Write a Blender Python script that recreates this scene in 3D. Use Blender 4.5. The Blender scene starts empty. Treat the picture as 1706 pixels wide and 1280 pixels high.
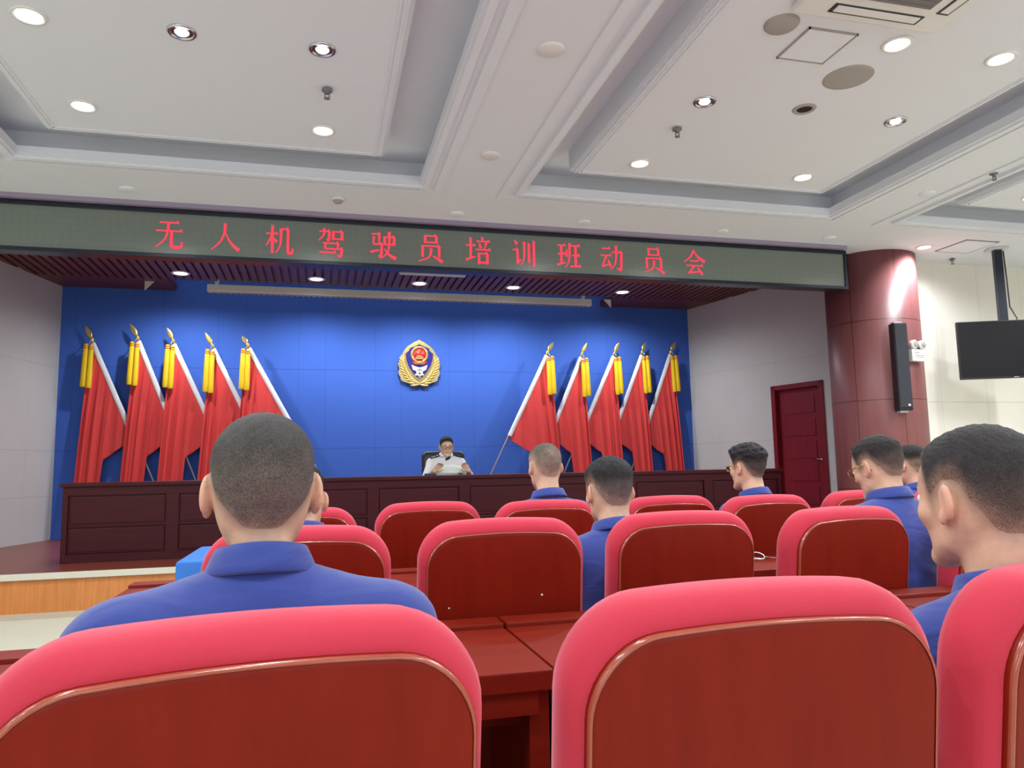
import bpy, bmesh, math, random
import numpy as np
from mathutils import Vector, Matrix
random.seed(7)
C = bpy.context.scene.collection
SC = bpy.context.scene
PI = math.pi

# ------------------------------------------------------------------ camera
def cam_axes(yaw, pitch, roll):
    cy, sy, cp, sp = math.cos(yaw), math.sin(yaw), math.cos(pitch), math.sin(pitch)
    f = np.array([sy*cp, cy*cp, sp]); r = np.array([cy, -sy, 0.]); u = np.cross(r, f)
    cr, sr = math.cos(roll), math.sin(roll)
    return cr*r+sr*u, -sr*r+cr*u, f
r_, u_, f_ = cam_axes(.2513, .1133, -.01917)
cd = bpy.data.cameras.new('camera'); cam = bpy.data.objects.new('camera', cd); C.objects.link(cam)
cd.sensor_width = 36; cd.lens = 36*1248.8/1706; cd.clip_start = .05; cd.clip_end = 100
M = Matrix.Identity(4)
for i in range(3):
    M[i][0], M[i][1], M[i][2] = r_[i], u_[i], -f_[i]
M[2][3] = 1.2
cam.matrix_world = M
SC.camera = cam

# ------------------------------------------------------------------ world, fill lights, exposure
w = bpy.data.worlds.new('world'); SC.world = w; w.use_nodes = True
bg = w.node_tree.nodes['Background']; bg.inputs[0].default_value = (.85, .92, 1, 1); bg.inputs[1].default_value = .6
SC.view_settings.view_transform = 'Standard'; SC.view_settings.look = 'None'
SC.view_settings.exposure = 0.0; SC.view_settings.gamma = 1.0
SC.view_settings.use_curve_mapping = False
SC.cycles.use_denoising = True
SC.cycles.max_bounces = 8; SC.cycles.diffuse_bounces = 5; SC.cycles.glossy_bounces = 3
SC.cycles.sample_clamp_indirect = 6
def area_light(name, loc, rot, sx, sy, energy, color=(1, 1, 1)):
    l = bpy.data.lights.new(name, 'AREA'); l.shape = 'RECTANGLE'; l.size = sx; l.size_y = sy
    l.energy = energy; l.color = color
    o = bpy.data.objects.new(name, l); C.objects.link(o); o.location = loc; o.rotation_euler = rot
    return o
# unseen area lamps added behind the seats as fill, set before window openings
for wx in (-4.6, -1.1, 2.4, 5.9):
    area_light('fill_light', (wx, -3.85, 2.0), (PI/2, 0, 0), 2.2, 2.0, 54, (.92, .96, 1))
LAMP_W = 12.6      # every recessed ceiling lamp
STAGE_W = 25.0     # lamps over the stage

# ------------------------------------------------------------------ materials
def lin(c):
    if isinstance(c, str):
        c = [int(c[i:i+2], 16) for i in (0, 2, 4)]
    o = []
    for v in c:
        v /= 255
        o.append(v/12.92 if v <= .04045 else ((v+.055)/1.055)**2.4)
    return (*o, 1)
class NT:
    def __init__(s, name):
        s.m = bpy.data.materials.new(name); s.m.use_nodes = True
        s.t = s.m.node_tree; s.b = s.t.nodes['Principled BSDF']
    def n(s, typ, **kw):
        nd = s.t.nodes.new(typ)
        for k, v in kw.items():
            if k.startswith('i_'):
                key = k[2:]; key = int(key) if key.isdigit() else key
                nd.inputs[key].default_value = v
            else: setattr(nd, k, v)
        return nd
    def l(s, a, b): s.t.links.new(a, b)
    def math(s, op, a, b=None):
        nd = s.n('ShaderNodeMath', operation=op)
        for i, v in enumerate((a, b)):
            if v is None: continue
            if isinstance(v, (int, float)): nd.inputs[i].default_value = v
            else: s.l(v, nd.inputs[i])
        return nd.outputs[0]
    def mix(s, fac, a, b):
        nd = s.n('ShaderNodeMix', data_type='RGBA')
        for sock, v in ((nd.inputs[0], fac), (nd.inputs[6], a), (nd.inputs[7], b)):
            if isinstance(v, (int, float)): sock.default_value = v
            elif isinstance(v, tuple): sock.default_value = v
            else: s.l(v, sock)
        return nd.outputs[2]
    def coords(s, scale=(1, 1, 1), kind='Object'):
        tc = s.n('ShaderNodeTexCoord'); mp = s.n('ShaderNodeMapping')
        mp.inputs['Scale'].default_value = scale
        s.l(tc.outputs[kind], mp.inputs[0]); return mp.outputs[0]
    def noise(s, vec, scale, detail=4, rough=.55):
        nd = s.n('ShaderNodeTexNoise'); nd.inputs['Scale'].default_value = scale
        nd.inputs['Detail'].default_value = detail; nd.inputs['Roughness'].default_value = rough
        s.l(vec, nd.inputs['Vector']); return nd.outputs['Fac']
    def bump(s, h, strength, dist=.002):
        nd = s.n('ShaderNodeBump'); nd.inputs['Strength'].default_value = strength; nd.inputs['Distance'].default_value = dist
        s.l(h, nd.inputs['Height']); s.l(nd.outputs[0], s.b.inputs['Normal'])
    def set(s, **kw):
        for k, v in kw.items():
            s.b.inputs[k.replace('_', ' ')].default_value = v
def plain(name, col, rough=.5, var=.06, scale=8, metal=0, bump=0, bscale=200, spec=.5, coat=0, stretch=(1, 1, 1)):
    t = NT(name); c = lin(col); v = t.coords(stretch)
    n = t.noise(v, scale)
    a = tuple(min(1, x*(1-var)) for x in c[:3])+(1,); b = tuple(min(1, x*(1+var)) for x in c[:3])+(1,)
    t.l(t.mix(n, a, b), t.b.inputs['Base Color'])
    t.set(Roughness=rough, Metallic=metal); t.b.inputs['Specular IOR Level'].default_value = spec
    t.b.inputs['Coat Weight'].default_value = coat
    if bump:
        t.bump(t.noise(v, bscale, 2), bump)
    return t.m
def wood(name, c1, c2, rough=.3, stretch=(14, 14, .7), coat=0, scale=3.0, spec=.5):
    t = NT(name); v = t.coords(stretch)
    n = t.noise(v, scale, 6, .6)
    v2 = t.coords((1, 1, 1)); n2 = t.noise(v2, 1.5, 2)
    f = t.math('ADD', t.math('MULTIPLY', n, .75), t.math('MULTIPLY', n2, .25))
    r = t.n('ShaderNodeMapRange'); t.l(f, r.inputs[0]); r.inputs[1].default_value = .3; r.inputs[2].default_value = .7
    t.l(t.mix(r.outputs[0], lin(c1), lin(c2)), t.b.inputs['Base Color'])
    t.set(Roughness=rough); t.b.inputs['Coat Weight'].default_value = coat; t.b.inputs['Coat Roughness'].default_value = .15
    t.b.inputs['Specular IOR Level'].default_value = spec
    t.bump(n, .08, .001)
    return t.m
def emit(name, col, s):
    t = NT(name); t.set(Roughness=.5); t.b.inputs['Base Color'].default_value = (.8, .8, .8, 1)
    n = t.noise(t.coords(), 3)
    t.l(t.mix(t.math('MULTIPLY', n, .02), lin(col), (1, 1, 1, 1)), t.b.inputs['Emission Color'])
    t.b.inputs['Emission Strength'].default_value = s
    return t.m
def seams(t, comp, lines=None, period=None, offset=0, width=.006):
    """0..1 mask of thin joints at given coordinates or every period along one coordinate output"""
    tot = None
    if lines:
        for q in lines:
            m = t.math('LESS_THAN', t.math('ABSOLUTE', t.math('SUBTRACT', comp, q)), width/2)
            tot = m if tot is None else t.math('MAXIMUM', tot, m)
        return tot
    a = t.math('ADD', comp, 1000*period-offset+width/2)
    md = t.math('MODULO', a, period)
    return t.math('LESS_THAN', md, width)
def panelled(name, col, hl, vspec, rough=.8, axis='X', jc=.55, fab=.15, width=.007, var=.05):
    t = NT(name); v = t.coords(kind='Object'); sp = t.n('ShaderNodeSeparateXYZ'); t.l(v, sp.inputs[0])
    m = seams(t, sp.outputs['Z'], lines=hl, width=width)
    for per, off in vspec:
        m = t.math('MAXIMUM', m, t.math('MULTIPLY', seams(t, sp.outputs[axis], period=per, offset=off, width=width*.8), .6))
    n = t.noise(v, 2.0, 3); c = lin(col)
    a = tuple(x*(1-var) for x in c[:3])+(1,); b = tuple(x*(1+var) for x in c[:3])+(1,)
    base = t.mix(n, a, b); dark = tuple(x*jc for x in c[:3])+(1,)
    t.l(t.mix(m, base, dark), t.b.inputs['Base Color'])
    t.set(Roughness=rough); t.b.inputs['Specular IOR Level'].default_value = .25
    h = t.math('SUBTRACT', t.math('MULTIPLY', t.noise(v, 260, 2), fab), m)
    t.bump(h, .4, .003)
    return t.m
MT = {}
MT['ceiling'] = plain('white_ceiling_paint', (222, 226, 234), .85, .015, 3, spec=.2)
MT['floor'] = plain('cream_floor', (196, 193, 174), .6, .05, 5, bump=.1, bscale=120)
MT['stage_floor'] = wood('stage_boards', (122, 58, 44), (146, 74, 56), .34, (1.0, 14, 14), coat=.06, spec=.35)
MT['riser'] = wood('stage_riser_wood', (176, 104, 48), (205, 132, 68), .35, (12, 12, .8))
MT['nosing'] = plain('pale_nosing', (200, 196, 180), .45, .03)
MT['blue_wall'] = panelled('blue_fabric_panels', (66, 104, 196), [1.57, 2.78], [(1.165, .83), (1.165, 1.23)], .85, 'X', .6, .2)
MT['splay'] = panelled('beige_fabric_panels', (198, 198, 200), [.95, 1.57, 2.75], [(1.2, .4)], .85, 'Y', .8, .2)
MT['front_wall'] = panelled('cream_fabric_panels', (230, 227, 218), [1.905, .7], [(.66, 7.24), (1.2, 7.92)], .85, 'X', .72, .2)
MT['plain_wall'] = plain('off_white_wall', (205, 200, 190), .85, .03)
MT['slat'] = wood('dark_slat_wood', (92, 44, 40), (110, 56, 50), .45, (14, .7, 14))
MT['header'] = plain('lavender_header_paint', (150, 138, 160), .6, .03)
MT['mahogany'] = wood('rostrum_mahogany', (52, 11, 19), (68, 18, 27), .45, (.8, 12, 12), coat=0, spec=.18)
MT['door_wood'] = wood('door_mahogany', (112, 22, 36), (132, 34, 46), .42, (12, 12, 1), spec=.25)
MT['chair_wood'] = wood('chair_back_veneer', (116, 20, 6), (130, 27, 9), .42, (9, 9, .8), coat=0, spec=.18)
MT['edge_highlight'] = wood('painted_edge_highlight', (150, 66, 46), (166, 82, 60), .2, (9, 9, 2), coat=.5)
MT['desk_wood'] = wood('desk_veneer', (108, 22, 6), (124, 30, 12), .45, (.8, 12, 12), coat=0, spec=.2)
MT['led'] = None
MT['black_metal'] = plain('dark_frame_metal', (30, 34, 48), .35, .05, metal=.3)
MT['black_plastic'] = plain('black_plastic', (20, 20, 24), .35, .05)
MT['speaker_cloth'] = plain('speaker_grille', (34, 36, 48), .6, .08, 40, bump=.3, bscale=500)
MT['white_plastic'] = plain('white_plastic', (222, 222, 220), .4, .02)
MT['grey_grille'] = plain('grey_grille', (160, 156, 152), .7, .06, 60, bump=.3, bscale=400)
MT['grey_dark'] = plain('dark_grey_grille', (120, 116, 118), .7, .05)
MT['chrome'] = plain('chrome', (205, 208, 212), .18, .03, metal=1)
MT['steel'] = plain('steel_pole', (206, 210, 220), .35, .03, metal=.25)
MT['gold'] = plain('gold', (224, 196, 120), .3, .12, 30, metal=.75, bump=.2, bscale=60)
MT['gold_dull'] = plain('old_gold', (205, 185, 125), .38, .15, 40, metal=.6)
MT['red_enamel'] = plain('red_enamel', (190, 30, 38), .35, .06)
MT['blue_enamel'] = plain('navy_enamel', (42, 44, 130), .3, .08)
MT['white_cloth'] = plain('white_sleeve_cloth', (225, 226, 232), .8, .03, bump=.2)
MT['tassel'] = plain('yellow_tassel', (236, 196, 20), .7, .14, 60, stretch=(1, 1, .06), bump=.6, bscale=160)
MT['orange_band'] = plain('orange_band', (222, 92, 40), .7, .05)
MT['leather'] = plain('black_leather', (44, 50, 54), .38, .08, 20, bump=.3, bscale=120)
MT['paper'] = plain('paper', (226, 232, 226), .8, .04, 60)
MT['trousers'] = plain('navy_trousers', (34, 38, 74), .85, .08, 30, bump=.3, bscale=300)
MT['shoe'] = plain('black_shoe', (22, 22, 24), .35, .05)
MT['tablecloth'] = plain('blue_tablecloth', (40, 110, 196), .7, .05, 12, bump=.25, bscale=260)
MT['lamp'] = emit('lamp_glow', (255, 255, 255), 14)
MT['stage_lamp'] = emit('stage_lamp_glow', (250, 250, 255), 10)
MT['red_led'] = emit('red_led_pixels', (255, 60, 84), .9); MT['red_led'].node_tree.nodes['Principled BSDF'].inputs['Base Color'].default_value = (.12, .01, .015, 1)
MT['lens'] = plain('spectacle_lens', (225, 230, 235), .05, .02)
MT['eye'] = plain('eye_white', (235, 232, 228), .2, .02)
MT['iris'] = plain('dark_iris', (24, 16, 14), .15, .02)
def m_led():
    t = NT('led_matrix_face'); v = t.coords(); sp = t.n('ShaderNodeSeparateXYZ'); t.l(v, sp.inputs[0])
    gx = seams(t, sp.outputs['X'], period=.064, width=.003); gz = seams(t, sp.outputs['Z'], period=.064, width=.003)
    m = t.math('MAXIMUM', gx, gz)
    n = t.noise(v, 1.2, 2)
    c = t.mix(n, lin((108, 118, 110)), lin((116, 126, 118)))
    t.l(t.mix(t.math('MULTIPLY', m, .5), c, lin((88, 96, 92))), t.b.inputs['Base Color'])
    t.set(Roughness=.3); t.b.inputs['Specular IOR Level'].default_value = .6
    t.bump(t.noise(v, 90, 2), .12, .002)
    return t.m
MT['led'] = m_led()
def m_chair_fabric():
    t = NT('red_chair_fabric'); v = t.coords()
    n = t.noise(v, 7, 3); f = t.noise(v, 420, 2)
    c = t.mix(n, lin((188, 52, 68)), lin((198, 60, 80)))
    t.l(t.mix(t.math('MULTIPLY', f, .35), c, lin((172, 34, 50))), t.b.inputs['Base Color'])
    t.set(Roughness=.85); t.b.inputs['Sheen Weight'].default_value = .5; t.b.inputs['Sheen Tint'].default_value = (1, .5, .6, 1)
    t.b.inputs['Sheen Roughness'].default_value = .4; t.b.inputs['Specular IOR Level'].default_value = .2
    wv = t.n('ShaderNodeTexWave', wave_type='BANDS', bands_direction='DIAGONAL'); wv.inputs['Scale'].default_value = 330; wv.inputs['Distortion'].default_value = 2.5; wv.inputs['Detail Scale'].default_value = 40
    t.l(v, wv.inputs['Vector'])
    t.bump(wv.outputs['Fac'], .12, .001)
    return t.m
MT['chair_fabric'] = m_chair_fabric()
def m_flag():
    t = NT('red_flag_silk'); v = t.coords((1, 1, .25)); n = t.noise(v, 4, 3)
    t.l(t.mix(n, lin((206, 46, 48)), lin((220, 60, 60))), t.b.inputs['Base Color'])
    t.set(Roughness=.55); t.b.inputs['Sheen Weight'].default_value = .2
    return t.m
MT['flag'] = m_flag()
def m_cloth(name, c1, c2, folds=5):
    t = NT(name); v = t.coords((1, 1, 1)); n = t.noise(v, folds, 4, .6); f = t.noise(v, 500, 2)
    t.l(t.mix(n, lin(c1), lin(c2)), t.b.inputs['Base Color']); t.set(Roughness=.8)
    t.b.inputs['Specular IOR Level'].default_value = .25; t.b.inputs['Sheen Weight'].default_value = .25
    nd = t.n('ShaderNodeTexNoise'); nd.inputs['Scale'].default_value = 7; nd.inputs['Distortion'].default_value = 1.2
    t.l(t.coords((1, 1, 2.2)), nd.inputs['Vector'])
    t.bump(t.math('ADD', t.math('MULTIPLY', f, .06), nd.outputs['Fac']), .55, .012)
    return t.m
MT['jacket'] = m_cloth('navy_blue_jacket_cloth', (44, 60, 132), (54, 72, 148))
MT['shirt'] = m_cloth('white_uniform_cloth', (226, 228, 232), (236, 237, 240))
def m_attr(name, rough, spec=.35, bump=.12, bscale=160, sss=0):
    t = NT(name); a = t.n('ShaderNodeAttribute'); a.attribute_name = 'tone'
    n = t.noise(t.coords(), 60, 4)
    mx = t.n('ShaderNodeMix', data_type='RGBA', blend_type='MULTIPLY'); mx.inputs[0].default_value = .35
    t.l(a.outputs['Color'], mx.inputs[6])
    r = t.n('ShaderNodeMapRange'); t.l(n, r.inputs[0]); r.inputs[3].default_value = .5; r.inputs[4].default_value = 1.5
    t.l(r.outputs[0], mx.inputs[7])
    t.l(mx.outputs[2], t.b.inputs['Base Color']); t.set(Roughness=rough); t.b.inputs['Specular IOR Level'].default_value = spec
    if sss:
        t.b.inputs['Subsurface Weight'].default_value = sss; t.b.inputs['Subsurface Radius'].default_value = (.012, .004, .002)
    t.bump(t.noise(t.coords(), bscale, 3), bump, .002)
    return t.m
MT['skin'] = m_attr('skin', .5, .35, .08, 220)
def m_hair():
    t = NT('cropped_hair'); a = t.n('ShaderNodeAttribute'); a.attribute_name = 'tone'
    n1 = t.noise(t.coords((1, 1, .55)), 520, 2, .7); n2 = t.noise(t.coords(), 38, 4, .6)
    def rng(x, lo, hi):
        r = t.n('ShaderNodeMapRange'); t.l(x, r.inputs[0]); r.inputs[1].default_value = .3; r.inputs[2].default_value = .7; r.inputs[3].default_value = lo; r.inputs[4].default_value = hi; return r.outputs[0]
    f = t.math('MULTIPLY', rng(n1, .55, 1.5), rng(n2, .78, 1.24))
    mx = t.n('ShaderNodeMix', data_type='RGBA', blend_type='MULTIPLY'); mx.inputs[0].default_value = 1
    t.l(a.outputs['Color'], mx.inputs[6]); t.l(f, mx.inputs[7]); t.l(mx.outputs[2], t.b.inputs['Base Color'])
    t.set(Roughness=.7); t.b.inputs['Specular IOR Level'].default_value = .25
    t.bump(n1, .9, .003); return t.m
MT['hair'] = m_hair()

# ------------------------------------------------------------------ mesh helpers
class MB:
    def __init__(s): s.v = []; s.f = []; s.sm = []
    def add(s, vs, fs, smooth=False):
        o = len(s.v); s.v += [tuple(map(float, p)) for p in vs]
        s.f += [tuple(i+o for i in f) for f in fs]; s.sm += [smooth]*len(fs); return s
    def box(s, c, d, rz=0, bev=0, M=None):
        bm = bmesh.new(); bmesh.ops.create_cube(bm, size=1)
        bmesh.ops.scale(bm, vec=d, verts=bm.verts)
        if bev: bmesh.ops.bevel(bm, geom=bm.edges[:], offset=bev, segments=2, affect='EDGES', profile=.6)
        T = Matrix.Translation(c) @ Matrix.Rotation(rz, 4, 'Z')
        if M is not None: T = M @ T
        bm.transform(T); bm.verts.index_update()
        s.add([v.co[:] for v in bm.verts], [[v.index for v in f.verts] for f in bm.faces]); bm.free(); return s
    def bx(s, x0, x1, y0, y1, z0, z1, bev=0):
        return s.box(((x0+x1)/2, (y0+y1)/2, (z0+z1)/2), (abs(x1-x0), abs(y1-y0), abs(z1-z0)), 0, bev)
    def quadgrid(s, P, smooth=True, cu=False, cv=False):
        P = np.asarray(P); a, b = P.shape[:2]; fs = []
        for i in range(a if cu else a-1):
            for j in range(b if cv else b-1):
                fs.append((i*b+j, ((i+1) % a)*b+j, ((i+1) % a)*b+(j+1) % b, i*b+(j+1) % b))
        return s.add(P.reshape(-1, 3), fs, smooth)
    def tube(s, pts, rad, n=10, caps=True, flat=1.0):
        pts = [Vector(p) for p in pts]; R = rad if isinstance(rad, (list, tuple)) else [rad]*len(pts)
        rings = []; up = Vector((0, 0, 1)); prev = None
        for i, p in enumerate(pts):
            t = (pts[min(i+1, len(pts)-1)]-pts[max(i-1, 0)]).normalized()
            if prev is None:
                a = t.cross(up)
                if a.length < .05: a = t.cross(Vector((0, 1, 0)))
                a.normalize()
            else:
                a = (prev - t*prev.dot(t)).normalized()
            prev = a; b = t.cross(a)
            rings.append([p+(a*math.cos(2*PI*k/n)+b*math.sin(2*PI*k/n)*flat)*R[i] for k in range(n)])
        s.quadgrid([[q[:] for q in r] for r in rings], True, False, True)
        if caps:
            o = len(s.v)-len(pts)*n
            s.f.append(tuple(o+k for k in range(n))[::-1]); s.sm.append(False)
            o2 = len(s.v)-n; s.f.append(tuple(o2+k for k in range(n))); s.sm.append(False)
        return s
    def lathe(s, prof, c=(0, 0, 0), n=32, axis='Z', caps=True, smooth=True, M=None):
        rows = []
        for r, h in prof:
            row = []
            for k in range(n):
                a = 2*PI*k/n; p = (r*math.cos(a), r*math.sin(a), h)
                if axis == 'Y': p = (p[0], p[2], p[1])
                if axis == 'X': p = (p[2], p[0], p[1])
                p = Vector(p)
                if M is not None: p = M @ p
                row.append((p[0]+c[0], p[1]+c[1], p[2]+c[2]))
            rows.append(row)
        s.quadgrid(rows, smooth, False, True)
        if caps:
            tot = len(prof)*n; o = len(s.v)-tot
            if prof[0][0] > 1e-6: s.f.append(tuple(o+k for k in range(n))[::-1]); s.sm.append(False)
            if prof[-1][0] > 1e-6: s.f.append(tuple(o+tot-n+k for k in range(n))); s.sm.append(False)
        return s
    def prism(s, poly, y0, y1, plane='XZ', smooth=False):
        n = len(poly)
        def P(u, v, d): return (u, d, v) if plane == 'XZ' else ((u, v, d) if plane == 'XY' else (d, u, v))
        vs = [P(u, v, y0) for u, v in poly]+[P(u, v, y1) for u, v in poly]
        fs = [tuple(range(n)), tuple(range(2*n-1, n-1, -1))]+[(i, n+i, n+(i+1) % n, (i+1) % n) for i in range(n)]
        return s.add(vs, fs, smooth)
    def build(s, name, mat, parent=None, loc=None, rot=None, normals=True, autosmooth=True):
        me = bpy.data.meshes.new(name); me.from_pydata(s.v, [], s.f)
        me.polygons.foreach_set('use_smooth', s.sm)
        me.materials.append(mat); me.update()
        if normals:
            bm = bmesh.new(); bm.from_mesh(me); bmesh.ops.recalc_face_normals(bm, faces=bm.faces); bm.to_mesh(me); bm.free()
        o = bpy.data.objects.new(name, me); C.objects.link(o)
        if parent is not None: o.parent = parent
        if loc is not None: o.location = loc
        if rot is not None: o.rotation_euler = rot
        return o
def tag(o, label=None, cat=None, group=None, kind=None):
    if label: o['label'] = label
    if cat: o['category'] = cat
    if group: o['group'] = group
    if kind: o['kind'] = kind
    return o
def thing(name, label, cat, loc=(0, 0, 0), rz=0, group=None):
    o = bpy.data.objects.new(name, None); C.objects.link(o); o.location = loc; o.rotation_euler = (0, 0, rz)
    o.empty_display_size = .1
    return tag(o, label, cat, group)
def struct(o): o['kind'] = 'structure'; return o
def copy_tree(o, parent=None):
    c = o.copy(); C.objects.link(c)
    if parent is not None: c.parent = parent
    for ch in list(o.children): copy_tree(ch, c)
    return c

# ------------------------------------------------------------------ the room shell
ZS = 3.62           # soffit
struct(MB().bx(-6.7, 9.7, -4.1, 7.9, -.12, 0).build('floor', MT['floor']))
stage_poly = [(-6.6, 7.74), (7.0, 7.74), (7.0, 11.9), (-6.6, 11.9)]
struct(MB().prism(stage_poly, .30, .35, 'XY').build('stage_floor', MT['stage_floor']))
struct(MB().bx(-6.6, 7.0, 7.75, 7.80, 0, .30).build('stage_riser', MT['riser']))
struct(MB().bx(-6.6, 7.0, 7.715, 7.745, .295, .352, .004).build('trim_1', MT['nosing']))
struct(MB().bx(-3.75, 6.35, 11.82, 11.95, .30, 4.5).build('wall_stage', MT['blue_wall']))
def slab(p, q, z0, z1, th, name, mat, out=1):
    """vertical wall between plan points p and q, thickness on the far side"""
    d = Vector((q[0]-p[0], q[1]-p[1])); L = d.length; d.normalize(); n = Vector((-d.y, d.x))*out
    m = MB(); m.prism([(p[0], p[1]), (q[0], q[1]), (q[0]+n.x*th, q[1]+n.y*th), (p[0]+n.x*th, p[1]+n.y*th)], z0, z1, 'XY')
    return struct(m.build(name, mat))
slab((-3.615, 11.82), (-4.64, 7.7), .30, 4.5, .12, 'wall_left', MT['splay'], -1)
# right-hand splayed wall with the door opening
SPL = lambda Y: 6.25+.2643*(11.82-Y)
YD0, YD1, ZD = 10.10, 9.20, 2.385
def splay_piece(ya, yb, z0, z1, name):
    return slab((SPL(ya), ya), (SPL(yb), yb), z0, z1, .14, name, MT['splay'], 1)
wr = MB()
dn = Vector((.967, .2555, 0))
for ya, yb, z0, z1 in ((11.82, YD0, .30, 4.5), (YD1, 8.55, .30, 4.5), (YD0, YD1, ZD, 4.5)):
    p, q = (SPL(ya), ya), (SPL(yb), yb)
    wr.prism([p, q, (q[0]+dn.x*.14, q[1]+dn.y*.14), (p[0]+dn.x*.14, p[1]+dn.y*.14)], z0, z1, 'XY')
struct(wr.build('wall_right', MT['splay']))
struct(MB().bx(6.92, 9.7, 7.42, 7.56, 0, 4.2).build('wall_front', MT['front_wall']))
struct(MB().bx(6.98, 7.1, 7.56, 8.7, 0, 4.5).build('wall_return', MT['splay']))
struct(MB().bx(-6.7, -4.5, 7.70, 7.84, 0, 4.2).build('wall_front_left', MT['front_wall']))
struct(MB().bx(-6.82, -6.7, -4.1, 7.9, 0, 4.2).build('wall_side_left', MT['plain_wall']))
struct(MB().bx(9.7, 9.82, -4.1, 7.9, 0, 4.2).build('wall_side_right', MT['plain_wall']))
# unseen wall behind the seats, its four windows added to let fill light in
wb = MB(); wb.bx(-6.7, 9.7, -4.2, -4.06, 0, .9); wb.bx(-6.7, 9.7, -4.2, -4.06, 3.1, 4.2)
xs = [-6.7]
for wx in (-4.6, -1.1, 2.4, 5.9): xs += [wx-1.15, wx+1.15]
xs.append(9.7)
for i in range(0, len(xs), 2): wb.bx(xs[i], xs[i+1], -4.2, -4.06, .9, 3.1)
struct(wb.build('wall_back', MT['plain_wall']))
for k, wx in enumerate((-4.6, -1.1, 2.4, 5.9)):
    m = MB()
    for a, b, c, d in ((-1.15, -1.09, .9, 3.1), (1.09, 1.15, .9, 3.1), (-.03, .03, .9, 3.1), (-1.15, 1.15, .9, .96), (-1.15, 1.15, 3.04, 3.1)):
        m.bx(wx+a, wx+b, -4.17, -4.10, c, d)
    struct(m.build('unseen_window_%d' % (k+1), MT['white_plastic']))
# door
Dx = lambda Y, off: (SPL(Y)+dn.x*off, Y+dn.y*off)
door = tag(bpy.data.objects.new('door_1', None), 'dark red wooden door in the beige wall right of the stage', 'door', None, 'structure'); C.objects.link(door)
def dslab(ya, yb, z0, z1, o0, o1, mb):
    mb.prism([Dx(ya, o0), Dx(yb, o0), Dx(yb, o1), Dx(ya, o1)], z0, z1, 'XY'); return mb
fr = MB(); dslab(YD0+.005, YD0-.065, .35, ZD, -.02, .13, fr); dslab(YD1+.065, YD1-.005, .35, ZD, -.02, .13, fr); dslab(YD0, YD1, ZD-.07, ZD, -.02, .13, fr)
fr.build('door_frame', MT['door_wood'], door)
lf = MB(); dslab(YD0-.066, YD1+.066, .355, ZD-.072, .05, .09, lf)
for k in range(5):
    z = .62+k*.33; dslab(YD0-.2, YD1+.2, z, z+.25, .042, .05, lf)
lf.build('door_leaf', MT['door_wood'], door)
hp = Dx(9.30, .03); hb = MB(); hb.tube([(hp[0]+.02, hp[1], 1.26), (hp[0]-.03, hp[1]-.01, 1.26)], .012)
hb.tube([(hp[0]-.03, hp[1]-.01, 1.26), (hp[0]-.055, hp[1]+.13, 1.265)], .010)
hb.box((hp[0]+.018, hp[1], 1.23), (.012, .04, .2), -.26)
hb.build('door_handle', MT['chrome'], door)
# column
cm_t = NT('column_veneer'); v_ = cm_t.coords((5, 5, .5)); nn = cm_t.noise(v_, 3, 6, .6)
sp_ = cm_t.n('ShaderNodeSeparateXYZ'); cm_t.l(cm_t.coords(), sp_.inputs[0])
ang = cm_t.math('ARCTAN2', sp_.outputs['Y'], sp_.outputs['X'])
ms = cm_t.math('MAXIMUM', seams(cm_t, sp_.outputs['Z'], lines=[1.9, 2.815, .9], width=.008), seams(cm_t, ang, period=PI/3.2, offset=-1.735, width=.013))
cc = cm_t.mix(nn, lin((112, 62, 64)), lin((134, 80, 82)))
cm_t.l(cm_t.mix(ms, cc, lin((60, 22, 20))), cm_t.b.inputs['Base Color']); cm_t.set(Roughness=.42); cm_t.b.inputs['Coat Weight'].default_value = .0
cm_t.b.inputs['Coat Roughness'].default_value = .25
CX, CY, CR = 6.40, 7.50, .508
col = MB().lathe([(CR, 0), (CR, ZS+.02)], (0, 0, 0), 64).build('column', cm_t.m, None, (CX, CY, 0)); struct(col)

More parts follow.
